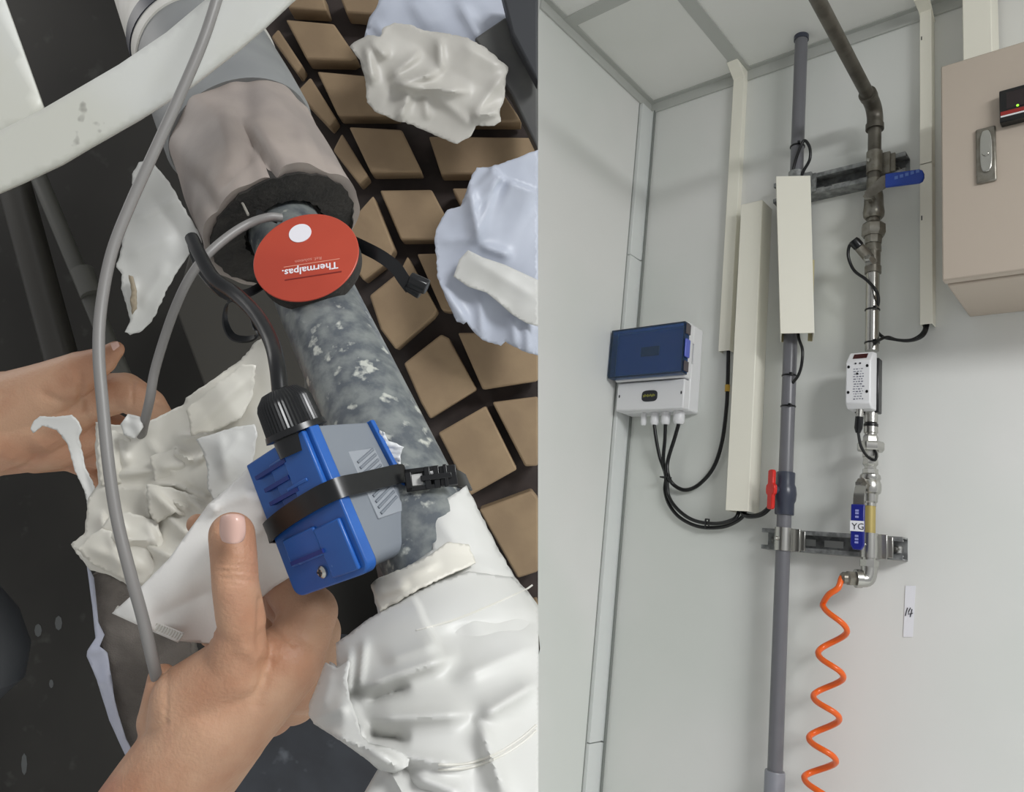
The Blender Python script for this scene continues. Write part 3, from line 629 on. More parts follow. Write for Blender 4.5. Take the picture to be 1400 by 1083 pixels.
# ================================================================== CLOSE-UP SET (left)
def poly3(poly, d, thick, clip=True):
    if clip: poly = clip736(poly)
    a = [P(x, y, d) for x, y in poly]; return prism(a, VIEW * thick)
st('floor', poly3([(-260, -260), (735.6, -260), (735.6, 1340), (-260, 1340)], 1.32, .05), M['dark'])
fl_ = [o for o in bpy.data.objects if o.name.startswith('floor')][-1]
for fx, fy, ra, rb in ((52, 862, 5, 9), (80, 852, 5, 10), (33, 1045, 4, 15), (70, 935, 3, 6)):
    mk('paint_fleck', prism([P(fx + ra * math.cos(a), fy + rb * math.sin(a), 1.3195) for a in [k * .785 for k in range(8)]], VIEW * .002), mat('grey_paint_fleck', (80, 82, 82), .6), fl_)
pv = st('floor', poly3([(330, -200), (735.6, -200), (735.6, 1240), (560, 1000), (470, 560), (300, 100)], 1.215, .05), M['joint'])
BR = [[(393, 11), (402, -12), (440, -12), (447, 14)], [(462, -12), (473, 17), (545, 22), (545, -12)], [(390, 26), (456, 32), (478, 64), (488, 78), (480, 82), (419, 81)],
      [(380, 39), (413, 89), (406, 100), (370, 50)], [(433, 97), (520, 105), (545, 158), (462, 158)], [(424, 105), (459, 161), (450, 173), (405, 125)], [(477, 173), (549, 177), (577, 235), (507, 236)],
      [(467, 182), (503, 240), (491, 252), (455, 205)], [(586, 186), (735.6, 188), (735.6, 238), (603, 238)], [(640, 120), (690, 130), (714, 166), (640, 166)],
      [(519, 260), (590, 259), (617, 310), (620, 327), (548, 328)], [(510, 267), (539, 340), (530, 358), (497, 384), (466, 340), (470, 312)], [(618, 257), (665, 257), (665, 300), (640, 300)],
      [(505, 404), (547, 370), (557, 350), (598, 424), (592, 433), (541, 478), (520, 450)], [(570, 347), (645, 345), (650, 425), (613, 426), (604, 424)],
      [(552, 497), (603, 457), (613, 462), (652, 533), (588, 573), (575, 550)], [(626, 455), (735.6, 455), (735.6, 521), (660, 533)], [(599, 592), (664, 555), (707, 642), (643, 678)],
      [(673, 550), (735.6, 542), (735.6, 637), (718, 638)], [(655, 697), (727, 671), (735.6, 682), (735.6, 782), (708, 791)], [(716, 830), (735.6, 824), (735.6, 900), (740, 900)]]
rr = random.Random(5)
for q in BR:
    d = 1.17 + rr.uniform(-.004, .004)
    mk('brick', poly3(q, d, .035), M['brick'], pv, bevel=.0028, bseg=2)
st('floor', poly3([(455, 880), (735.6, 900), (735.6, 1340), (300, 1340), (330, 1000)], 1.10, .04), M['slate'])
# rails top right
t = thing('steel_rail', 'dark grey steel rail crossing the upper right behind the crumpled film', 'rail', P(710, 100, 1.05))
mk('rail_face', poly3([(648, 52), (692, 22), (735.6, 92), (735.6, 205), (700, 130)], 1.10, .03), M['rail'], t, bevel=.003)
mk('rail_flange', poly3([(684, -20), (735.6, -20), (735.6, 112), (700, 45)], 1.06, .03), M['raild'], t, bevel=.003)
# dark background conduits left
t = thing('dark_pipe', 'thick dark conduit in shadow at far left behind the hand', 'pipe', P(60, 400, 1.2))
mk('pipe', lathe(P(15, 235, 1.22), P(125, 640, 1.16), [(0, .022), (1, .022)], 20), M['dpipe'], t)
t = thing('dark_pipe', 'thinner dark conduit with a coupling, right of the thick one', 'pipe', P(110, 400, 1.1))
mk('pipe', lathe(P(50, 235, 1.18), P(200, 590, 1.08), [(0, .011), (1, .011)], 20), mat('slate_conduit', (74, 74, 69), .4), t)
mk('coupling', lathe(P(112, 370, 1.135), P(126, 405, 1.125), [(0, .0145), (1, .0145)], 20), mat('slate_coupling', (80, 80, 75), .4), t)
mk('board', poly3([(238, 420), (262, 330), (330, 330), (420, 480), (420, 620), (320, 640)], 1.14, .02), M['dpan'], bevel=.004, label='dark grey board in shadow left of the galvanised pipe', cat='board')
mk('boot', lathe(P(-30, 790, 1.1), P(-14, 960, 1.1), [(0, .004), (.08, .022), (.3, .042), (.6, .052), (.85, .042), (1, .01)], 28), M['raild'], label='rounded dark boot toe at the lower left edge', cat='boot')
# white strips top left
sheet('white_strip', [(-190, -230), (-76, -230), (60, 148), (30, 170), (-60, 207)], plane_d(.66, 0, 60), M['board'], step=14, thick=.003, smooth=30, label='white flat strip running down into the top left corner', cat='strip')
bnd_t = [(-260, 300), (-130, 245), (-30, 197), (0, 181), (60, 151), (110, 122), (165, 90), (230, 46), (292, -6), (310, -25), (400, -150), (440, -210)]
bnd_b = [(585, -210), (530, -140), (430, -25), (398, 2), (360, 38), (325, 68), (262, 117), (190, 163), (120, 203), (85, 224), (30, 250), (0, 263), (-30, 276), (-130, 320), (-260, 380)]
sheet('white_strip', bnd_t + bnd_b, plane_d(.50, 200, 100, -.0001, 0), M['board'], step=10, thick=.0035, smooth=30, label='wide curved white strip sweeping across the top left', cat='strip')

# insulated pipe
def AXd(y): return 1 / (1.063 + .001727 * y)
def AX(y): return P(429 + .46 * (y - 400), y, AXd(y))
P0, P1 = AX(-140), AX(1200); axd = (P1 - P0) / np.linalg.norm(P1 - P0)
def tpar(y): return np.dot(AX(y) - P0, axd) / np.linalg.norm(P1 - P0)
def clipgeo(geo):
    V, Fc = geo; me = bpy.data.meshes.new('c'); me.from_pydata([tuple(v) for v in V], [], [list(f) for f in Fc]); bm = bmesh.new(); bm.from_mesh(me)
    n = A @ np.array([1, 0, 35.4 / F])
    r = bmesh.ops.bisect_plane(bm, geom=bm.verts[:] + bm.edges[:] + bm.faces[:], plane_co=tuple(CAM), plane_no=tuple(n), clear_outer=True)
    ed = [e for e in r['geom_cut'] if isinstance(e, bmesh.types.BMEdge)]
    bmesh.ops.holes_fill(bm, edges=ed, sides=0); bm.verts.index_update()
    V = [tuple(v.co) for v in bm.verts]; Fc = [[v.index for v in f.verts] for f in bm.faces]; bm.free(); bpy.data.meshes.remove(me); return V, Fc
def plathe(y0, y1, prof, seg=48, disp=None, nr=None, skew=0, uni=0, cre=()):
    a, b = AX(y0), AX(y1); V, Fc = lathe(a, b, prof, seg)
    if disp is not None:
        V = np.array(V); x, y, d = frame(b - a); t = (V - a) @ d; rad = (V - a) - np.outer(t, d); th = np.arctan2(rad @ y, rad @ x); rl = np.linalg.norm(rad, axis=1)
        V = V + rad / (rl[:, None] + 1e-9) * disp(t, th)[:, None] * (rl[:, None] > .02)
    if skew:
        V = np.array(V); d = (b - a) / np.linalg.norm(b - a); t = (V - a) @ d / np.linalg.norm(b - a); rad = (V - a) - np.outer((V - a) @ d, d); cf = (rad @ -VIEW)
        V = V + np.outer(cf * skew * (1 if uni else np.clip(t * 2 - 1, 0, 1)), d)
    if len(cre):
        V = np.array(V); d = (b - a) / np.linalg.norm(b - a); rad = (V - a) - np.outer((V - a) @ d, d); rl = np.linalg.norm(rad, axis=1); rad = rad / rl[:, None]
        cc = (V - CAM) @ A; x = CX + cc[:, 0] / -cc[:, 2] * F; y = CY - cc[:, 1] / -cc[:, 2] * F
        fr_ = np.clip((rad @ -VIEW) * 3, 0, 1) * (rl > .045)
        V = V + rad * (crease_h(x, y, cre) * fr_)[:, None]
    return V, Fc
rm = .030 * DS
pt = thing('insulated_pipe', 'large galvanised pipe with cut-back grey insulation running diagonally', 'pipe', AX(400))
mk('steel_pipe', clipgeo(plathe(200, 1150, [(i / 40, rm) for i in range(41)], 64)), M['galp'], pt, label='bare weathered galvanised pipe')
def lin(n, f): return [(i / n, f(i / n)) for i in range(n + 1)]
rf = .068 * DS
def dispf(t, th):
    return -.0035 * np.exp(-((np.sin((th - 1.2 - t * 4) * .5)) / .07) ** 2) * np.clip(t / .05, 0, 1) - .002 * np.abs(np.sin(th * 3 + t * 18)) + .0012 * np.sin(th * 9 + t * 60)
mk('foam_insulation', plathe(60, 314, lin(70, lambda t: rf * (1 if t > .3 else .97)) + [(1, rf * .93), (.995, rf * .56), (.96, rf * .52)], 160, dispf, skew=.42, cre=[(318, 150, 350, 200, -7, 7), (345, 190, 385, 250, -7, 8), (350, 165, 395, 240, 3, 10), (345, 205, 295, 258, -4.5, 5), (330, 215, 285, 262, 2, 8), (262, 235, 300, 300, -3, 8), (300, 160, 320, 220, 3, 14), (430, 170, 455, 240, -3, 6), (405, 165, 425, 230, 2, 8)]), M['foam'], pt, smooth=50)
rg = np.random.RandomState(4)
mk('foam_core', plathe(306, 317, [(0, rf * .84), (.7, rf * .87), (1, rf * .89), (1, rf * .5), (.2, rf * .48)], 72, lambda t, th: .0012 * np.sin(th * 23) * np.sin(th * 7 + 1), skew=.42), M['foamd'], pt, label='dark cut end of the foam')
mk('foam_seam', tube([AX(y) + (-VIEW * math.cos(o) + np.cross(axd, VIEW) * math.sin(o)) * rf * .99 for y, o in ((215, -.28), (228, -.24), (245, -.28), (262, -.20), (280, -.22), (300, -.16), (313, -.15))], .0009, 6), mat('pale_seam', (150, 146, 138), .7), pt)
mk('grey_collar', plathe(88, 190, [(0, rf * 1.05), (.6, rf * 1.055), (.97, rf * 1.04), (1, rf * 1.0), (1, rf * .9)], 72, skew=.5), M['collar'], pt, label='smooth grey wrap collar')
mk('white_wrap', plathe(-140, 92, [(0, rf * 1.07), (1, rf * 1.08), (1, rf * .9)], 72), M['jack'], pt, label='white wrapped section')
mk('navy_band', plathe(46, 60, [(0, rf * 1.085), (0, rf * 1.10), (1, rf * 1.10), (1, rf * 1.085)], 72, skew=.75, uni=1), mat('navy_band', (40, 44, 58), .4), pt, label='dark navy band')

# lower jacket
def interp(pts): 
    xs = [p[0] for p in pts]; ys = [p[1] for p in pts]; return lambda y: np.interp(y, xs, ys)
xl = interp([(660, 560), (700, 545), (760, 525), (830, 500), (880, 455), (960, 425), (1083, 400), (1200, 380)])
xr = interp([(660, 640), (700, 660), (790, 702), (835, 745), (960, 830), (1083, 890), (1200, 930)])
hh = interp([(660, .031), (760, .037), (850, .055), (1000, .065), (1200, .07)])
def jd(x, y):
    a, b = xl(y), xr(y); s = np.clip((x - a) / (b - a) * 2 - 1, -1, 1); return AXd(y) + .006 - (hh(y) + .008) * np.sqrt(np.maximum(0, 1 - np.abs(s) ** 2.2))
tj = thing('pipe_jacket', 'crumpled white insulation jacket wrapped round the pipe at the bottom', 'jacket', AX(900))
up = [(583, 702), (600, 690), (622, 675), (637, 664), (655, 700), (680, 750), (703, 790), (722, 810), (742, 840), (742, 870), (560, 880), (520, 850), (508, 800), (520, 792), (560, 775), (592, 752), (590, 725)]
sheet('inner_wrap', up, lambda x, y: jd(x, y) + .004, M['foil'], tj, cs=[(600, 750, 720, 800, 1.5, 5), (590, 700, 640, 760, 2, 8), (560, 800, 610, 760, 2, 8), (640, 700, 650, 760, 1.2, 6)], cr=[(3, 60, 1.5)], step=5, jag=.8)
JC = [(486, 944, 622, 896, 11.25, 12.6), (500, 985, 650, 975, 11.25, 16.2), (498, 1026, 640, 1050, 11.25, 10.8), (498, 1005, 560, 1012, -9.0, 8.1), (500, 962, 560, 938, -6.75, 5.4), (565, 813, 606, 899, 4.95, 4.5, 's'), (479, 885, 475, 955, 9.0, 5.4), (475, 955, 500, 1014, 11.25, 6.3), (500, 872, 492, 945, 5.62, 4.5),
      (455, 985, 540, 1040, 11.25, 7.2), (650, 985, 740, 930, 11.25, 14.4), (655, 985, 690, 1090, 9.0, 10.8), (600, 870, 740, 850, -6.75, 14.4), (620, 930, 740, 880, 6.75, 19.8), (560, 1060, 640, 1090, 9.0, 12.6), (525, 905, 600, 880, 4.5, 12.6)]
main = [(478, 868), (500, 850), (552, 818), (590, 800), (640, 782), (700, 790), (722, 812), (742, 840), (742, 1110), (505, 1110), (500, 1083), (522, 1055), (505, 1040), (470, 1015), (430, 990), (423, 975), (432, 945), (452, 905), (462, 912), (460, 880)]
sheet('outer_wrap', main, jd, M['foil'], tj, step=4, jag=.4,
      cs=JC)
sheet('wrap_flap', [(446, 906), (434, 938), (424, 962), (423, 978), (431, 990), (450, 1002), (480, 1020), (505, 1038), (522, 1054), (540, 1056), (558, 1048), (560, 1036), (540, 1025), (505, 1018), (494, 1006), (488, 980), (478, 955), (474, 930), (478, 903), (462, 914)], lambda x, y: jd(x, y) - .020 + .0001 * np.abs(x - 470), M['foil'], tj, step=4, jag=.4, cs=[(425, 985, 480, 965, 6, 10), (445, 1000, 545, 1042, 8, 5), (455, 915, 440, 975, 5, 8), (500, 1030, 550, 1050, 5, 4)], cr=[(14, 60, 1)])
sheet('wrap_flap', [(508, 800), (520, 790), (556, 776), (590, 758), (612, 742), (640, 745), (650, 770), (600, 792), (560, 812), (545, 822), (520, 836)], lambda x, y: jd(x, y) - .004, M['foilc'], tj, step=4, jag=.8, cs=[(530, 800, 600, 770, 4, 5), (515, 815, 560, 800, 4, 4)], cr=[(15, 90, 1.5)])
sheet('lower_wrap', [(520, 1048), (545, 1040), (600, 1060), (650, 1110), (480, 1110), (500, 1083)], lambda x, y: jd(x, y) - .004, M['foil'], tj, cs=[(530, 1050, 560, 1100, 6, 6)], cr=[(5, 40, 3)], step=5)
# jacket core (closes the shape round the back)
def hem(pp, lift, r=.0007):
    pp = cat(pp, 12); xx, yy = pp[:, 0], pp[:, 1]; return tube(P(xx, yy, jd(xx, yy) - crease_h(xx, yy, JC) * 1.0 - .0007), .0005, 6)
mk('seam', hem([(570, 862), (620, 848), (670, 828), (715, 808), (728, 800)], .0012), M['jack'], tj)
mk('seam', hem([(600, 1046), (640, 1044), (680, 1030), (712, 1010), (733, 992)], .0012), M['jack'], tj)
mk('seam', hem([(600, 1052), (640, 1050), (680, 1036), (712, 1017), (733, 999)], .0012), M['jack'], tj)

# disc label
C = P(419, 352, .532); e1 = P(491, 341, .532) - C; rd = np.linalg.norm(e1); e1 /= rd
tmp = P(430, 413, .515) - C; e2 = tmp - e1 * tmp.dot(e1); e2 /= np.linalg.norm(e2); nd = np.cross(e1, e2)
if nd.dot(VIEW) > 0: nd = -nd
def dpt(a, b, k): return C + e1 * a * rd + e2 * b * rd + nd * k
def dring(r, k0, k1, ca=0, cb=0, n=64): return prism([dpt(ca + r * math.cos(2 * math.pi * i / n), cb + r * math.sin(2 * math.pi * i / n), k0) for i in range(n)], nd * (k1 - k0))
td = thing('round_sensor', 'red-orange round label disc with a white dot on the pipe', 'sensor', C)
mk('disc_face', dring(1.0, 0, .0012), M['disc'], td, bevel=.0004)
mk('foam_backing', dring(.985, -.010, -.0001), M['foamd'], td, label='dark foam backing')
mk('white_dot', dring(.215, .0012, .0016, -.10, -.56), M['dot'], td)
o_ = dpt(.66, .36, .0014)
upv = e2; rtv = -e1
mk('lettering', text_geo('Thermalpas.', dpt(.60, .24, .0013), rtv, upv, rd * .215, 0.0, bold=.018), M['dot'], td, smooth=0, label='white lettering upside down')
mk('small_lettering', text_geo('Ref. solution', dpt(.30, .06, .0013), rtv, upv, rd * .10, 0.0), mat('pale_red_print', (216, 150, 136), .5), td, smooth=0)
mk('printed_line', prism([dpt(.64, .17, .0012), dpt(.62, .185, .0012), dpt(-.42, .185, .0012), dpt(-.42, .17, .0012)], nd * .0002), mat('pale_line', (220, 150, 130), .5), td, smooth=0)
mk('printed_line', prism([dpt(.66, .46, .0012), dpt(.66, .485, .0012), dpt(-.40, .485, .0012), dpt(-.40, .46, .0012)], nd * .0002), mat('dark_red_line', (120, 30, 24), .5), td, smooth=0)

# blue sensor box
K = {(0, 0, 0): P(425, 582, .388), (1, 0, 0): P(508, 780, .376), (0, 1, 0): P(341, 637, .418), (1, 1, 0): P(409, 815, .406), (0, 0, 1): P(508, 577, .428), (1, 0, 1): P(594, 742, .414)}
K[(0, 1, 1)] = K[(0, 1, 0)] + K[(0, 0, 1)] - K[(0, 0, 0)]; K[(1, 1, 1)] = K[(1, 1, 0)] + K[(1, 0, 1)] - K[(1, 0, 0)]
def Bx(u, v, n):
    r = np.zeros(3)
    for (a, b, c), p in K.items(): r = r + p * ((u if a else 1 - u) * (v if b else 1 - v) * (n if c else 1 - n))
    return r
def bprism(uv, n0, n1):
    k = len(uv); a = [Bx(u, v, n0) for u, v in uv] + [Bx(u, v, n1) for u, v in uv]
    return a, [list(range(k)), list(range(2 * k - 1, k - 1, -1))] + [[i, (i + 1) % k, k + (i + 1) % k, k + i] for i in range(k)]
def bbox(u0, u1, v0, v1, n0, n1): return bprism([(u0, v0), (u1, v0), (u1, v1), (u0, v1)], n0, n1)
def rrect(u0, u1, v0, v1, ru, rv, n=5, which=(1, 1, 1, 1)):
    out = []
    for (cu, cv, a0, f_) in ((u1 - ru, v1 - rv, 0, which[0]), (u0 + ru, v1 - rv, 90, which[1]), (u0 + ru, v0 + rv, 180, which[2]), (u1 - ru, v0 + rv, 270, which[3])):
        if not f_: out.append((cu + ru * (1 if a0 in (0, 270) else -1), cv + rv * (1 if a0 in (0, 90) else -1))); continue
        for i in range(n + 1):
            a = math.radians(a0 + 90 * i / n); out.append((cu + ru * math.cos(a), cv + rv * math.sin(a)))
    return out
ts = thing('clamp_sensor', 'blue and grey ultrasonic sensor block strapped onto the pipe', 'sensor', Bx(.5, .5, .5))
mk('grey_body', bprism(rrect(.0, .985, .0, 1, .09, .12, which=(1, 0, 0, 1)), .10, .93), M['sgrey'], ts, bevel=.0008)
uv = rrect(-.005, 1.005, -.02, 1.0, .08, .11, which=(1, 0, 0, 1))
mk('blue_lid', bprism(uv, -.05, .105), M['sblue'], ts, bevel=.0008, label='bright blue front lid')
mk('blue_flange', bprism(rrect(-.005, 1.0, -.05, .8, .08, .08, which=(1, 0, 0, 1)), .93, 1.0), M['sblue'], ts, bevel=.0006, label='thin blue flange on the far side')
def lidpad(u0, u1, v0, v1, h): return bbox(u0, u1, v0, v1, -.05 - h, -.049)
mk('lid_step', join(lidpad(.02, .42, .03, .42, .07)), M['sblue'], ts, bevel=.0008)
mk('lid_step', join(lidpad(.09, .41, .42, .66, .035)), M['sblue'], ts, bevel=.0008)
mk('lid_step', join(lidpad(.62, .965, .05, .40, .05)), M['sblue'], ts, bevel=.0008)
mk('lid_step', join(lidpad(.60, .80, .40, .86, .04)), M['sblue'], ts, bevel=.0008)
MSB = mat('blue_groove_shade', (16, 44, 120), .4)  # lid slots are raised bars, their recess shade put into this darker blue
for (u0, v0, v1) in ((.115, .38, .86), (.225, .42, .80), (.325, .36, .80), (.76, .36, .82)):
    mk('groove_shade_bar', lidpad(u0, u0 + .028, v0, v1, .076), MSB, ts)
mk('lid_rib', lidpad(.30, .325, .20, .50, .085), M['sblue'], ts, bevel=.0005)
sc_c = Bx(.90, .52, -.05); nn_ = Bx(.90, .52, -.1) - sc_c; nn_ /= np.linalg.norm(nn_)
scw = mk('screw', lathe(sc_c, sc_c + nn_ * .0022, [(0, .0030), (.5, .0030), (1, .0018)], 20), M['ss'], ts, label='small cross-head steel screw')
fr = frame(nn_)
mk('screw_cross', join(*[hexa([sc_c + nn_ * .0022 + a * s1 * L1 + b * s2 * L2 + nn_ * k for k in (0, .0004) for s1, s2 in ((-1, -1), (1, -1), (1, 1), (-1, 1))]) for a, b, L1, L2 in ((fr[0], fr[1], .0018, .0004), (fr[0], fr[1], .0004, .0018))]), M['ink'], scw)
# ribbed pad on grey face
def fpt(u, n, k=0): return Bx(u, -k, n)
mk('ribbed_pad', bprism([(0, 0)], 0, 1) if False else hexa([fpt(.21, .36), fpt(.21, .80), fpt(.71, .80), fpt(.71, .36), fpt(.21, .36, .02), fpt(.21, .80, .02), fpt(.71, .80, .02), fpt(.71, .36, .02)]), M['sgrey2'], ts, bevel=.0008)
g = []
for i in range(13):
    u0 = .20 + i * .042
    pa, pb = (u0 - .02, .76), (u0 + .06, .42)
    if pb[0] > .695 or pa[0] < .215: continue
    a0, a1 = fpt(pa[0], pa[1], .022), fpt(pb[0], pb[1], .022)
    g.append(tube([a0, a1], .0008, 6))
mk('pad_ribs', join(*g), M['sgrey'], ts)
# gland
g0, g1 = P(381, 533, .398), P(414, 612, .398)
ax_ = (g1 - g0)
mk('gland_nut', lathe(g0, g0 + ax_ * .68, [(0, .0052), (.04, .0088), (.22, .0122), (.35, .0133), (1, .0140)], 96, mod=lambda k: 1 if k % 2 else .965), M['blackp'], ts, label='ribbed black gland nut')
mk('gland_base', lathe(g0 + ax_ * .66, g0 + ax_ * 1.05, [(0, .0145), (.25, .0150), (.3, .0118), (1, .0118)], 32), M['blackp'], ts)
# strap
ud = (K[(1, 0, 0)] - K[(0, 0, 0)]); ud /= np.linalg.norm(ud)
sp = [Bx(.56, 1.1, .3), Bx(.52, 1.03, .0), Bx(.505, 1.0, -.09), Bx(.48, .75, -.13), Bx(.462, .45, -.145), Bx(.452, .15, -.14), Bx(.448, -.0, -.08), Bx(.445, -.055, .05), Bx(.45, -.07, .3), Bx(.45, -.08, .6), Bx(.455, -.09, .95), P(560, 656, .421), P(585, 654, .420), P(612, 653, .428), P(630, 655, .442), P(640, 660, .462)]
tst = thing('strap', 'black buckled strap around the blue sensor and the pipe', 'strap', Bx(.45, 0, .5))
mk('webbing', ribbon(cat(sp, 6), ud, .0098, .0013), M['black'], tst, smooth=60)
bc = P(578, 655, .414); bd = P(602, 651, .416) - P(556, 657, .414); bd /= np.linalg.norm(bd); bw = ud - bd * ud.dot(bd); bw /= np.linalg.norm(bw); bn = np.cross(bd, bw)
if bn.dot(VIEW) > 0: bn = -bn
def bb_(x0, x1, y0, y1, k0, k1): return hexa([bc + bd * x + bw * y + bn * k for k in (k0, k1) for x, y in ((x0, y0), (x1, y0), (x1, y1), (x0, y1))])
L2 = .0085; h2 = .0056
mk('buckle', join(bb_(-L2, L2, -h2, -h2 + .0022, 0, .0028), bb_(-L2, L2, h2 - .0022, h2, 0, .0028), bb_(-L2, -L2 + .0032, -h2, h2, 0, .0028), bb_(L2 - .003, L2, -h2, h2, 0, .0030), bb_(-.001, L2 + .006, -.0014, .0014, .001, .0040), bb_(L2, L2 + .0085, -h2 * .9, h2 * .9, -.001, .0022), bb_(.001, .004, -h2, h2, .0014, .0034), bb_(L2 + .002, L2 + .004, -h2, h2, .001, .0038)), M['blackp'], tst, bevel=.0004)
mk('buckle_gap', bb_(-L2 + .003, -.000, -.0028, .0028, -.0008, .0012), mat('pale_gap', (190, 190, 188), .5), tst)
# tape scraps
sheet('tape_scrap', [(519, 588), (526, 592), (530, 602), (552, 611), (547, 625), (549, 640), (538, 630), (524, 614), (516, 604)], plane_d(.424, 530, 600), M['plaster'], step=3, cr=[(2, 12, 1.5)], jag=.6, label='small torn white tape scrap at the sensor top edge', cat='scrap')
sheet('tape_scrap', [(540, 665), (556, 668), (582, 672), (583, 715), (579, 722), (562, 700), (548, 690), (536, 684)], plane_d(.419, 560, 690), M['plaster'], step=3, cr=[(6, 12, 1.5)], jag=.6, label='torn white tape scrap under the strap buckle', cat='scrap')

# cables left
def lc_(pts, r, m, name='cable', n=8, **k): return mk(name, tube(cat([P(*p) for p in pts], n), r, 14), m, smooth=80, **k)
lc_([(330, -90, .47), (303, -20, .46), (278, 55, .455), (244, 135, .45), (212, 205, .445), (178, 280, .44), (153, 345, .435), (139, 415, .43), (135, 480, .425), (141, 560, .42), (149, 640, .415), (160, 710, .412), (177, 780, .41), (195, 845, .41), (208, 900, .412), (222, 960, .43)], .0029, M['cable'], label='long grey cable curving down past the hands', cat='cable')
lc_([(385, 298, .55), (368, 297, .545), (340, 306, .54), (310, 325, .53), (280, 352, .52), (258, 382, .52), (240, 420, .52), (224, 465, .52), (211, 510, .52), (205, 545, .52), (197, 580, .53), (192, 605, .55)], .0029, M['cable'], label='shorter grey cable from the red disc down behind the white film', cat='cable')
lc_([(262, 325, .50), (274, 350, .49), (292, 380, .48), (322, 402, .47), (350, 430, .45), (370, 465, .43), (379, 500, .41), (384, 545, .40)], .0040, M['black'], label='black cable feeding the gland of the blue sensor', cat='cable')
t = thing('wire_loop', 'black strap ends looped beside the pipe left of the red disc', 'strap', P(320, 420, .52))
mk('loop', ribbon(cat([P(368, 384, .545), P(345, 398, .53), P(325, 405, .52), P(311, 415, .52), (P(308, 440, .52)), P(318, 460, .52), P(338, 464, .52), P(352, 456, .52), P(346, 430, .53), P(335, 405, .53)], 6), VIEW * .6 + A[:, 1] * .5, .006, .0012), M['black'], t)
mk('strap_tail', ribbon(cat([P(265, 335, .55), P(275, 365, .54), P(300, 395, .53), P(330, 410, .53)], 5), A[:, 0] - A[:, 1] * .3, .008, .0015), M['black'], t)
mk('strap_tail', ribbon(cat([P(352, 290, .555), P(366, 296, .55), P(380, 302, .55)], 5), A[:, 1], .004, .0015), M['black'], t)
t = thing('strap_end', 'black strap end with a clip sticking out right of the red disc', 'strap', P(530, 355, .55))
mk('webbing', ribbon(cat([P(480, 330, .56), P(497, 338, .555), P(520, 350, .55), P(540, 365, .55), P(552, 382, .55), P(562, 395, .55)], 5), A[:, 1] * .8 + A[:, 0] * .35, .0085, .0015), M['black'], t)
mk('clip', join(lathe(P(560, 382, .545), P(584, 393, .545), [(0, .0055), (1, .0055)], 8), lathe(P(556, 390, .55), P(575, 402, .55), [(0, .004), (1, .004)], 8)), M['blackp'], t, bevel=.0008)

# ---- film sheets
sheet('torn_film', [(190, 222), (208, 220), (232, 250), (255, 290), (272, 318), (276, 332), (258, 348), (242, 372), (228, 396), (214, 428), (205, 442), (190, 455), (178, 458), (171, 454), (178, 440), (174, 418), (166, 395), (167, 375), (159, 365), (166, 340), (172, 300), (182, 262), (181, 238)], plane_d(.60, 210, 330), M['foil'], step=4, jag=.8, cs=[(180, 300, 250, 270, 5, 9), (172, 350, 240, 320, 4, 12), (185, 380, 175, 440, 4, 5), (200, 260, 260, 340, -4, 14), (190, 420, 230, 360, 3, 8)], cr=[(21, 110, 4)], label='torn white film hanging behind the long grey cable', cat='film')
tf0 = bpy.data.objects['torn_film']
sheet('torn_edge', [(176, 376), (182, 378), (187, 398), (187, 422), (181, 430), (178, 412), (180, 398)], plane_d(.592, 180, 400), mat('brownish_film_edge', (150, 138, 118), .6), tf0, step=4, jag=.5, label='dirty beige torn spot')
mk('torn_tape', prism([P(270, 322, .60), P(280, 318, .60), P(287, 352, .60), P(277, 356, .60)], VIEW * .002), M['black'], label='short black tape piece beside the torn film', cat='tape')
big = [(131, 577), (150, 580), (180, 582), (197, 583), (206, 575), (228, 565), (252, 553), (255, 544), (290, 520), (330, 492), (352, 466), (360, 462), (370, 480), (388, 520), (382, 560), (388, 600), (345, 650), (310, 690), (260, 740), (215, 790), (190, 808), (150, 786), (125, 780), (105, 757), (98, 744), (117, 728), (119, 700), (122, 680), (135, 662), (131, 620)]
tb = thing('crumpled_film', 'large crumpled cream film held between the two hands', 'film', P(250, 650, .5))
sheet('film_sheet', big, lambda x, y: .56 - .00022 * (x - 130) - .00012 * (y - 577), M['foilc'], tb, step=4, jag=.8,
      cs=[(135, 668, 205, 662, 5.6, 3.2, 's'), (200, 662, 260, 700, 11.2, 4.8), (205, 660, 260, 665, 8.4, 4.0), (200, 665, 205, 720, 9.8, 4.8), (240, 600, 310, 590, 7.0, 4.0), (235, 615, 265, 632, 8.4, 3.2), (265, 632, 290, 615, 8.4, 3.2), (150, 700, 200, 715, 8.4, 4.0), (120, 735, 180, 785, 11.2, 5.6), (140, 700, 145, 760, 9.8, 4.8), (170, 730, 240, 765, 8.4, 4.8), (245, 665, 290, 680, 7.0, 3.2), (250, 675, 285, 700, 7.0, 3.2), (290, 560, 340, 520, 8.4, 5.6), (160, 590, 175, 640, 7.0, 8.0), (200, 600, 240, 650, 4.2, 4.0), (150, 650, 230, 640, 5.6, 4.0), (225, 700, 260, 735, 7.0, 4.8)],
      cr=[(31, 90, 4), (32, 150, 5)])
sheet('film_flap', [(268, 601), (290, 594), (320, 584), (348, 580), (352, 592), (348, 622), (342, 640), (310, 672), (292, 684), (284, 668), (284, 640), (278, 618)], plane_d(.492, 300, 630), M['foil'], tb, step=4, jag=.6, cs=[(300, 590, 310, 660, 4, 10), (330, 590, 300, 640, 3, 8)], cr=[(41, 60, 1.2)])
sheet('film_flap', [(137, 728), (150, 705), (175, 700), (215, 712), (222, 735), (232, 765), (215, 778), (180, 782), (150, 776), (140, 750)], plane_d(.520, 180, 740), M['foilc'], tb, step=4, jag=1, cs=[(145, 735, 215, 740, 8, 6), (160, 705, 175, 775, 5, 7), (200, 715, 225, 765, 5, 5)], cr=[(43, 120, 2)])
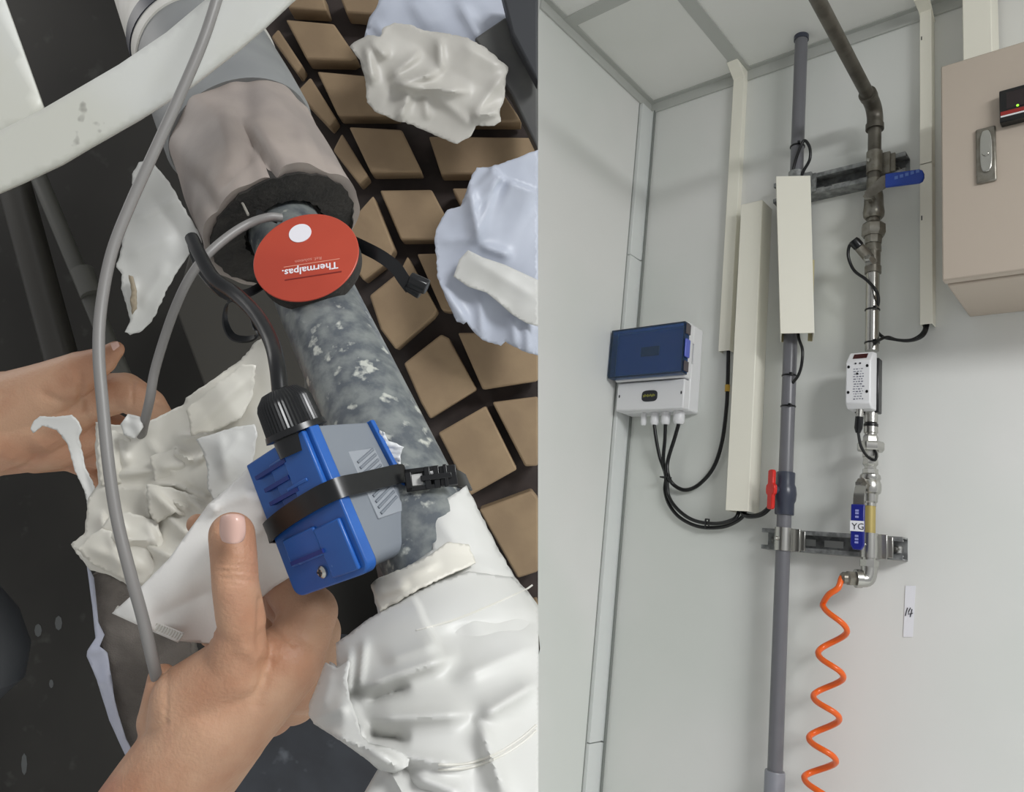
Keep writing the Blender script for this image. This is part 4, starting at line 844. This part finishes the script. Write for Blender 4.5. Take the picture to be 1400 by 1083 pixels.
for q_, dq, cq in (([(205, 625), (240, 612), (268, 630), (262, 655), (235, 668), (212, 660)], .527, [(215, 640, 260, 632, 4, 5)]),
                   ([(200, 662), (232, 666), (262, 676), (290, 672), (296, 700), (270, 716), (240, 700), (215, 716), (204, 700)], .517, [(205, 668, 250, 712, 6, 5), (240, 668, 290, 690, 4, 4)]),
                   ([(118, 738), (140, 722), (172, 734), (205, 752), (214, 778), (196, 800), (160, 788), (128, 772), (106, 752)], .518, [(120, 748, 200, 780, 6, 7), (150, 725, 165, 785, 4, 5)]),
                   ([(255, 560), (290, 530), (332, 498), (350, 500), (346, 540), (330, 572), (296, 588), (262, 596)], .506, [(262, 590, 345, 510, 4, 8)]),
                   ([(133, 590), (158, 588), (178, 600), (184, 640), (168, 662), (138, 664), (134, 640)], .540, [(150, 590, 160, 660, 5, 6)])):
    sheet('film_flap', q_, plane_d(dq, 200, 680), M['foilc'], tb, step=4, jag=1.2, cs=cq, cr=[(int(dq * 1000), 130, 2.5)])
sheet('film_flap', [(165, 580), (175, 566), (192, 570), (196, 584), (185, 600), (170, 595)], plane_d(.525, 180, 580), M['foil'], tb, step=3, cr=[(44, 20, 2)])
sheet('film_curl', [(42, 587), (47, 575), (55, 569), (76, 570), (98, 567), (108, 577), (112, 588), (108, 598), (117, 640), (129, 665), (134, 690), (131, 712), (123, 705), (116, 672), (103, 645), (92, 606), (78, 588), (58, 582), (46, 592)], plane_d(.545, 90, 620), M['foil'], tb, step=3, jag=.5, cs=[(105, 590, 125, 680, -3, 8)], cr=[(45, 60, .8)], label='narrow curled strip of film')
# smooth cloth held in hand
cl = [(155, 838), (190, 806), (232, 764), (262, 722), (286, 690), (312, 668), (342, 638), (350, 655), (360, 690), (374, 720), (392, 755), (407, 782), (375, 802), (352, 822), (330, 850), (290, 880), (240, 875), (200, 858)]
sheet('white_cloth', cl, lambda x, y: .432 + .00025 * (x - 300) * 0 + .00005 * (y - 700) - .018 * np.exp(-(((x - 290) * .66 + (y - 760) * .75) / 60) ** 2), M['cloth'], step=5, thick=.0012, cs=[(284, 690, 300, 700, 6, 6), (290, 694, 350, 672, 5, 9), (200, 850, 300, 800, -5, 22)], label='smooth folded white vinyl pinched under the thumb', cat='cloth')
g = []
for i in range(26):
    f_ = i / 25; x_, y_ = 157 + f_ * 88, 838 + f_ * 38; g.append(tube([P(x_, y_ - 1, .4253), P(x_ + 5, y_ - 9, .4253)], .0006, 5))
hm = sheet('hem', [(154, 838), (164, 829), (252, 866), (244, 878), (200, 859)], plane_d(.4265, 200, 850), M['cloth'], step=5, thick=.0016, label='ribbed hem strip along the lower edge of the white vinyl', cat='hem')
mk('hem_stitching', join(*g), M['jack'], hm)
# grey felt slab with silver film
tf = thing('insulation_slab', 'grey felt insulation strip with silver film edge, lower left', 'insulation', P(200, 900, .55))
sheet('felt', [(127, 785), (150, 780), (186, 802), (210, 812), (240, 852), (262, 858), (268, 902), (290, 945), (290, 1000), (240, 1040), (185, 1024), (176, 1022), (150, 950), (146, 890), (135, 862)], plane_d(.56, 200, 900), M['wool'], tf, step=4, thick=.008, jag=1, cr=[(51, 60, 1.5)])
sheet('silver_film', [(119, 772), (128, 790), (134, 850), (143, 868), (136, 884), (147, 893), (151, 920), (157, 960), (172, 1010), (181, 1026), (172, 1034), (150, 985), (133, 930), (119, 897), (120, 890), (131, 872), (127, 830)], plane_d(.553, 150, 900), M['film'], tf, step=4, cs=[(120, 892, 150, 885, 5, 4), (130, 935, 152, 930, 4, 4), (130, 800, 135, 870, 4, 4), (140, 900, 165, 1000, 3, 5)], cr=[(53, 25, 1.5)], label='crinkled silver film edge')
# upper right films
tq = thing('crumpled_film', 'crumpled white film piece lying at the upper right over the bricks', 'film', P(590, 100, .8))
sheet('film_back', [(523, -15), (716, -15), (708, 10), (688, 28), (684, 40), (663, 58), (655, 70), (620, 75), (540, 60), (508, 58), (498, 52), (505, 24), (514, 12)], plane_d(1.12, 600, 30), M['foilb'], tq, step=6, jag=.5, cs=[(625, 0, 660, 60, 15.0, 8.0), (510, 30, 540, 60, 9.38, 6.4), (560, 0, 590, 40, 5.62, 11.2)], cr=[(61, 90, 5)])
sheet('film_front', [(478, 64), (488, 56), (503, 48), (520, 50), (524, 38), (540, 31), (562, 34), (580, 42), (606, 45), (640, 52), (662, 64), (695, 92), (691, 112), (690, 132), (683, 154), (685, 166), (676, 172), (651, 172), (644, 186), (625, 197), (602, 188), (562, 170), (542, 165), (512, 152), (502, 140), (500, 112), (492, 82)], plane_d(1.085, 590, 110), M['foilg'], tq, step=4, jag=.8,
      cs=[(535, 118, 600, 98, 26.25, 6.4), (530, 108, 575, 70, 15.0, 5.6), (600, 50, 603, 100, 11.25, 4.8), (540, 118, 640, 125, 22.5, 5.6), (545, 165, 560, 125, 13.12, 4.0), (645, 160, 685, 152, 16.88, 4.0), (645, 160, 690, 100, 11.25, 6.4), (510, 115, 500, 60, 15.0, 4.8), (505, 55, 530, 80, 13.12, 4.8), (590, 125, 650, 175, 7.5, 8.0), (580, 130, 585, 165, 7.5, 4.8), (630, 60, 690, 95, 7.5, 9.6)],
      cr=[(62, 110, 8), (64, 45, 1.6)])
tq = thing('crumpled_film', 'bluish-white crumpled film piece at the middle right over the bricks', 'film', P(670, 350, .8))
sheet('film_sheet', [(742, 202), (735, 205), (712, 214), (690, 222), (668, 229), (652, 229), (645, 240), (638, 262), (630, 282), (612, 287), (604, 298), (596, 315), (594, 330), (597, 355), (598, 380), (606, 398), (614, 418), (625, 440), (634, 443), (638, 440), (646, 452), (660, 465), (685, 473), (691, 467), (715, 480), (735, 486), (742, 488)], plane_d(1.09, 670, 350), M['foilb'], tq, step=4, jag=.7,
      cs=[(640, 245, 655, 335, 15.0, 6.4), (655, 335, 700, 350, 9.38, 4.8), (600, 330, 655, 325, 5.62, 6.4), (600, 385, 640, 445, 11.25, 4.8), (655, 400, 660, 465, 9.38, 4.8), (700, 430, 705, 475, 9.38, 4.8), (720, 440, 722, 485, 9.38, 4.0), (650, 330, 680, 240, 9.38, 7.2), (672, 228, 690, 245, 18.75, 3.2, 's'), (690, 245, 735, 262, 15.0, 3.2, 's')],
      cr=[(71, 90, 6)])
sheet('film_fold', [(620, 378), (628, 355), (640, 342), (660, 352), (690, 362), (742, 386), (742, 448), (720, 442), (700, 430), (680, 412), (665, 400), (640, 392)], plane_d(1.068, 670, 390), M['foil'], tq, step=4, cs=[(640, 350, 735, 410, 6, 12), (630, 385, 700, 425, 4, 6)], cr=[(73, 60, 1.5)], label='greyer folded band of film')

# ------------------------------------------------------------------ hands
def capsule(a, ra, b, rb, seg=20):
    a = np.array(a); b = np.array(b); L = np.linalg.norm(b - a); prof = []
    for k in range(7): th = math.pi / 2 * (1 - k / 6); prof.append((-ra * math.sin(th) / L, max(ra * math.cos(th), 1e-4)))
    for k in range(7): th = math.pi / 2 * k / 6; prof.append((1 + rb * math.sin(th) / L, max(rb * math.cos(th), 1e-4)))
    return lathe(a, b, prof, seg)
def make_hand(name, caps, label, vox, creases, smooth_it=10, bumps=()):
    gs = [capsule(P(*a[:3]), rp(a[3], a[2]), P(*b[:3]), rp(b[3], b[2])) for a, b in caps]
    V, Fc = join(*gs); me = bpy.data.meshes.new('tmp'); me.from_pydata([tuple(v) for v in V], [], Fc)
    bm = bmesh.new(); bm.from_mesh(me); bmesh.ops.recalc_face_normals(bm, faces=bm.faces); bm.to_mesh(me); bm.free()
    o = bpy.data.objects.new('tmp', me); COL.objects.link(o)
    r = o.modifiers.new('r', 'REMESH'); r.mode = 'VOXEL'; r.voxel_size = vox
    s = o.modifiers.new('s', 'SMOOTH'); s.factor = .5; s.iterations = smooth_it
    dg = bpy.context.evaluated_depsgraph_get(); dg.update()
    m2 = bpy.data.meshes.new_from_object(o.evaluated_get(dg))
    n = len(m2.vertices); co = np.zeros(n * 3); m2.vertices.foreach_get('co', co); co = co.reshape(-1, 3)
    no = np.zeros(n * 3); m2.vertices.foreach_get('normal', no); no = no.reshape(-1, 3)
    cc = (co - CAM) @ A; x = CX + cc[:, 0] / -cc[:, 2] * F; y = CY - cc[:, 1] / -cc[:, 2] * F
    front = (no @ -VIEW) > -.1
    h = np.zeros(n)
    for c in creases:
        x0, y0, x1, y1, amp, wd = c; L = math.hypot(x1 - x0, y1 - y0); ux, uy = (x1 - x0) / L, (y1 - y0) / L
        t = (x - x0) * ux + (y - y0) * uy; s_ = (x - x0) * -uy + (y - y0) * ux; e = np.maximum(np.maximum(-t, t - L), 0)
        h += amp / 1000 * np.exp(-(s_ / wd) ** 2) * np.exp(-(e / 6) ** 2)
    co = co + no * (h * front)[:, None]
    fs = [list(p.vertices) for p in m2.polygons]
    bpy.data.objects.remove(o)
    return mk(name, (co, fs), M['skin'], smooth=0, label=label, cat='hand')
def sm(o): o.data.shade_smooth()
R1 = [((317, 731, .394, 31), (320, 765, .391, 31)), ((320, 765, .391, 31), (322, 800, .390, 31)), ((322, 800, .390, 31), (330, 850, .396, 33)), ((331, 850, .396, 30), (322, 912, .408, 46)), ((322, 912, .408, 46), (262, 958, .415, 54)), ((262, 958, .415, 54), (262, 1010, .42, 60)),
      ((222, 928, .424, 20), (222, 985, .422, 33)), ((222, 985, .422, 33), (250, 1030, .422, 50)),
      ((390, 905, .428, 52), (300, 985, .420, 74)), ((300, 985, .420, 74), (228, 1083, .420, 76)), ((228, 1083, .420, 76), (150, 1200, .42, 82)), ((150, 1200, .42, 82), (-20, 1450, .42, 96)), ((322, 912, .412, 44), (300, 985, .420, 70)),
      ((395, 905, .432, 46), (424, 838, .440, 38)), ((424, 838, .440, 38), (360, 770, .458, 24)), ((360, 770, .458, 24), (270, 717, .462, 15)),
      ((415, 930, .450, 44), (432, 865, .462, 34)), ((432, 865, .462, 34), (365, 810, .478, 23)), ((365, 810, .478, 23), (300, 775, .480, 15)),
      ((400, 950, .46, 40), (412, 900, .478, 30)), ((412, 900, .478, 30), (355, 850, .492, 21)), ((355, 850, .492, 21), (300, 825, .492, 14)),
      ((370, 970, .465, 36), (375, 930, .486, 25)), ((375, 930, .486, 25), (330, 890, .498, 18)), ((330, 890, .498, 18), (285, 872, .498, 12))]
hr = make_hand('hand', R1, 'nearer hand at the bottom, thumb pressing the white vinyl', .0012,
               [(302, 780, 348, 783, -1.2, 1.8), (300, 771, 346, 774, -.9, 1.6), (306, 790, 347, 792, -.9, 1.8), (312, 764, 342, 765, -.5, 1.6), (318, 798, 346, 797, -.6, 1.6), (330, 882, 352, 898, 1.4, 12), (368, 905, 352, 965, -1.3, 8), (236, 890, 262, 862, -.8, 3), (244, 905, 252, 885, -.6, 3), (357, 822, 354, 880, -1.6, 5), (352, 890, 362, 930, -.6, 7), (228, 915, 226, 985, -.5, 4), (225, 990, 205, 1003, -.8, 4), (372, 860, 400, 880, -.8, 3), (368, 850, 385, 872, -.6, 2), (290, 870, 270, 850, -.8, 3), (300, 868, 285, 845, -.4, 4),
                (300, 720, 302, 745, -.3, 3)], 9)
sm(hr)
# thumb nail
nv = []; nf = []
cN = (318, 723)
for j in range(9):
    for i in range(9):
        a_ = (i / 8 - .5) * 2; b_ = (j / 8 - .5) * 2
        w_ = 18.5 * (1 - .12 * max(0, b_) ** 3); hh_ = 21
        x_ = cN[0] + a_ * w_ * math.sqrt(1 - .25 * b_ * b_ * abs(a_)); y_ = cN[1] + b_ * hh_ * math.sqrt(max(0, 1 - .35 * a_ * a_))
        nv.append(P(x_, y_, .3668 + .0048 * a_ * a_ + (.0018 if b_ < -.8 else 0) + .0012 * b_ * b_ * (b_ < 0)))
for j in range(8):
    for i in range(8): nf.append([j * 9 + i, j * 9 + i + 1, j * 9 + i + 10, j * 9 + i + 9])
mk('thumbnail', (nv, nf), M['nail'], hr, solid=.0006, smooth=60, subd=1)
L1_ = [((-480, 720, .74, 98), (-90, 600, .72, 80)), ((-90, 600, .72, 80), (10, 575, .715, 68)), ((10, 575, .715, 68), (70, 555, .71, 50)), ((10, 560, .70, 52), (62, 535, .69, 40)), ((62, 535, .69, 40), (110, 508, .68, 28)), ((110, 508, .68, 28), (140, 493, .675, 19)), ((140, 493, .675, 19), (158, 478, .675, 12)),
       ((60, 570, .715, 52), (118, 545, .715, 34)), ((118, 545, .715, 34), (170, 536, .715, 27)), ((170, 536, .715, 27), (203, 554, .71, 23)), ((203, 554, .71, 23), (226, 582, .70, 17)),
       ((10, 600, .73, 50), (80, 600, .735, 42)), ((80, 600, .735, 42), (140, 585, .745, 27)), ((140, 585, .745, 27), (180, 600, .74, 22)), ((180, 600, .74, 22), (200, 630, .73, 16)),
       ((60, 610, .745, 36), (115, 612, .76, 24)), ((115, 612, .76, 24), (150, 625, .76, 20)), ((150, 625, .76, 20), (165, 655, .75, 15)),
       ((50, 620, .75, 28), (95, 625, .775, 19)), ((95, 625, .775, 19), (125, 640, .775, 16)), ((125, 640, .775, 16), (138, 665, .77, 12))]
hl = make_hand('hand', L1_, 'farther hand at the left edge behind the grey cable', .0016, [(110, 515, 112, 560, -2.0, 5), (182, 522, 180, 550, -1.2, 3), (207, 548, 215, 552, -1, 3), (60, 540, 105, 560, -1.2, 6), (140, 478, 150, 490, -.3, 2)], 8)
sm(hl)
mk('thumbnail', prism([P(150, 470, .660), P(160, 466, .662), P(163, 473, .664), P(154, 480, .661)], VIEW * .002), M['nail'], hl, bevel=.0008)
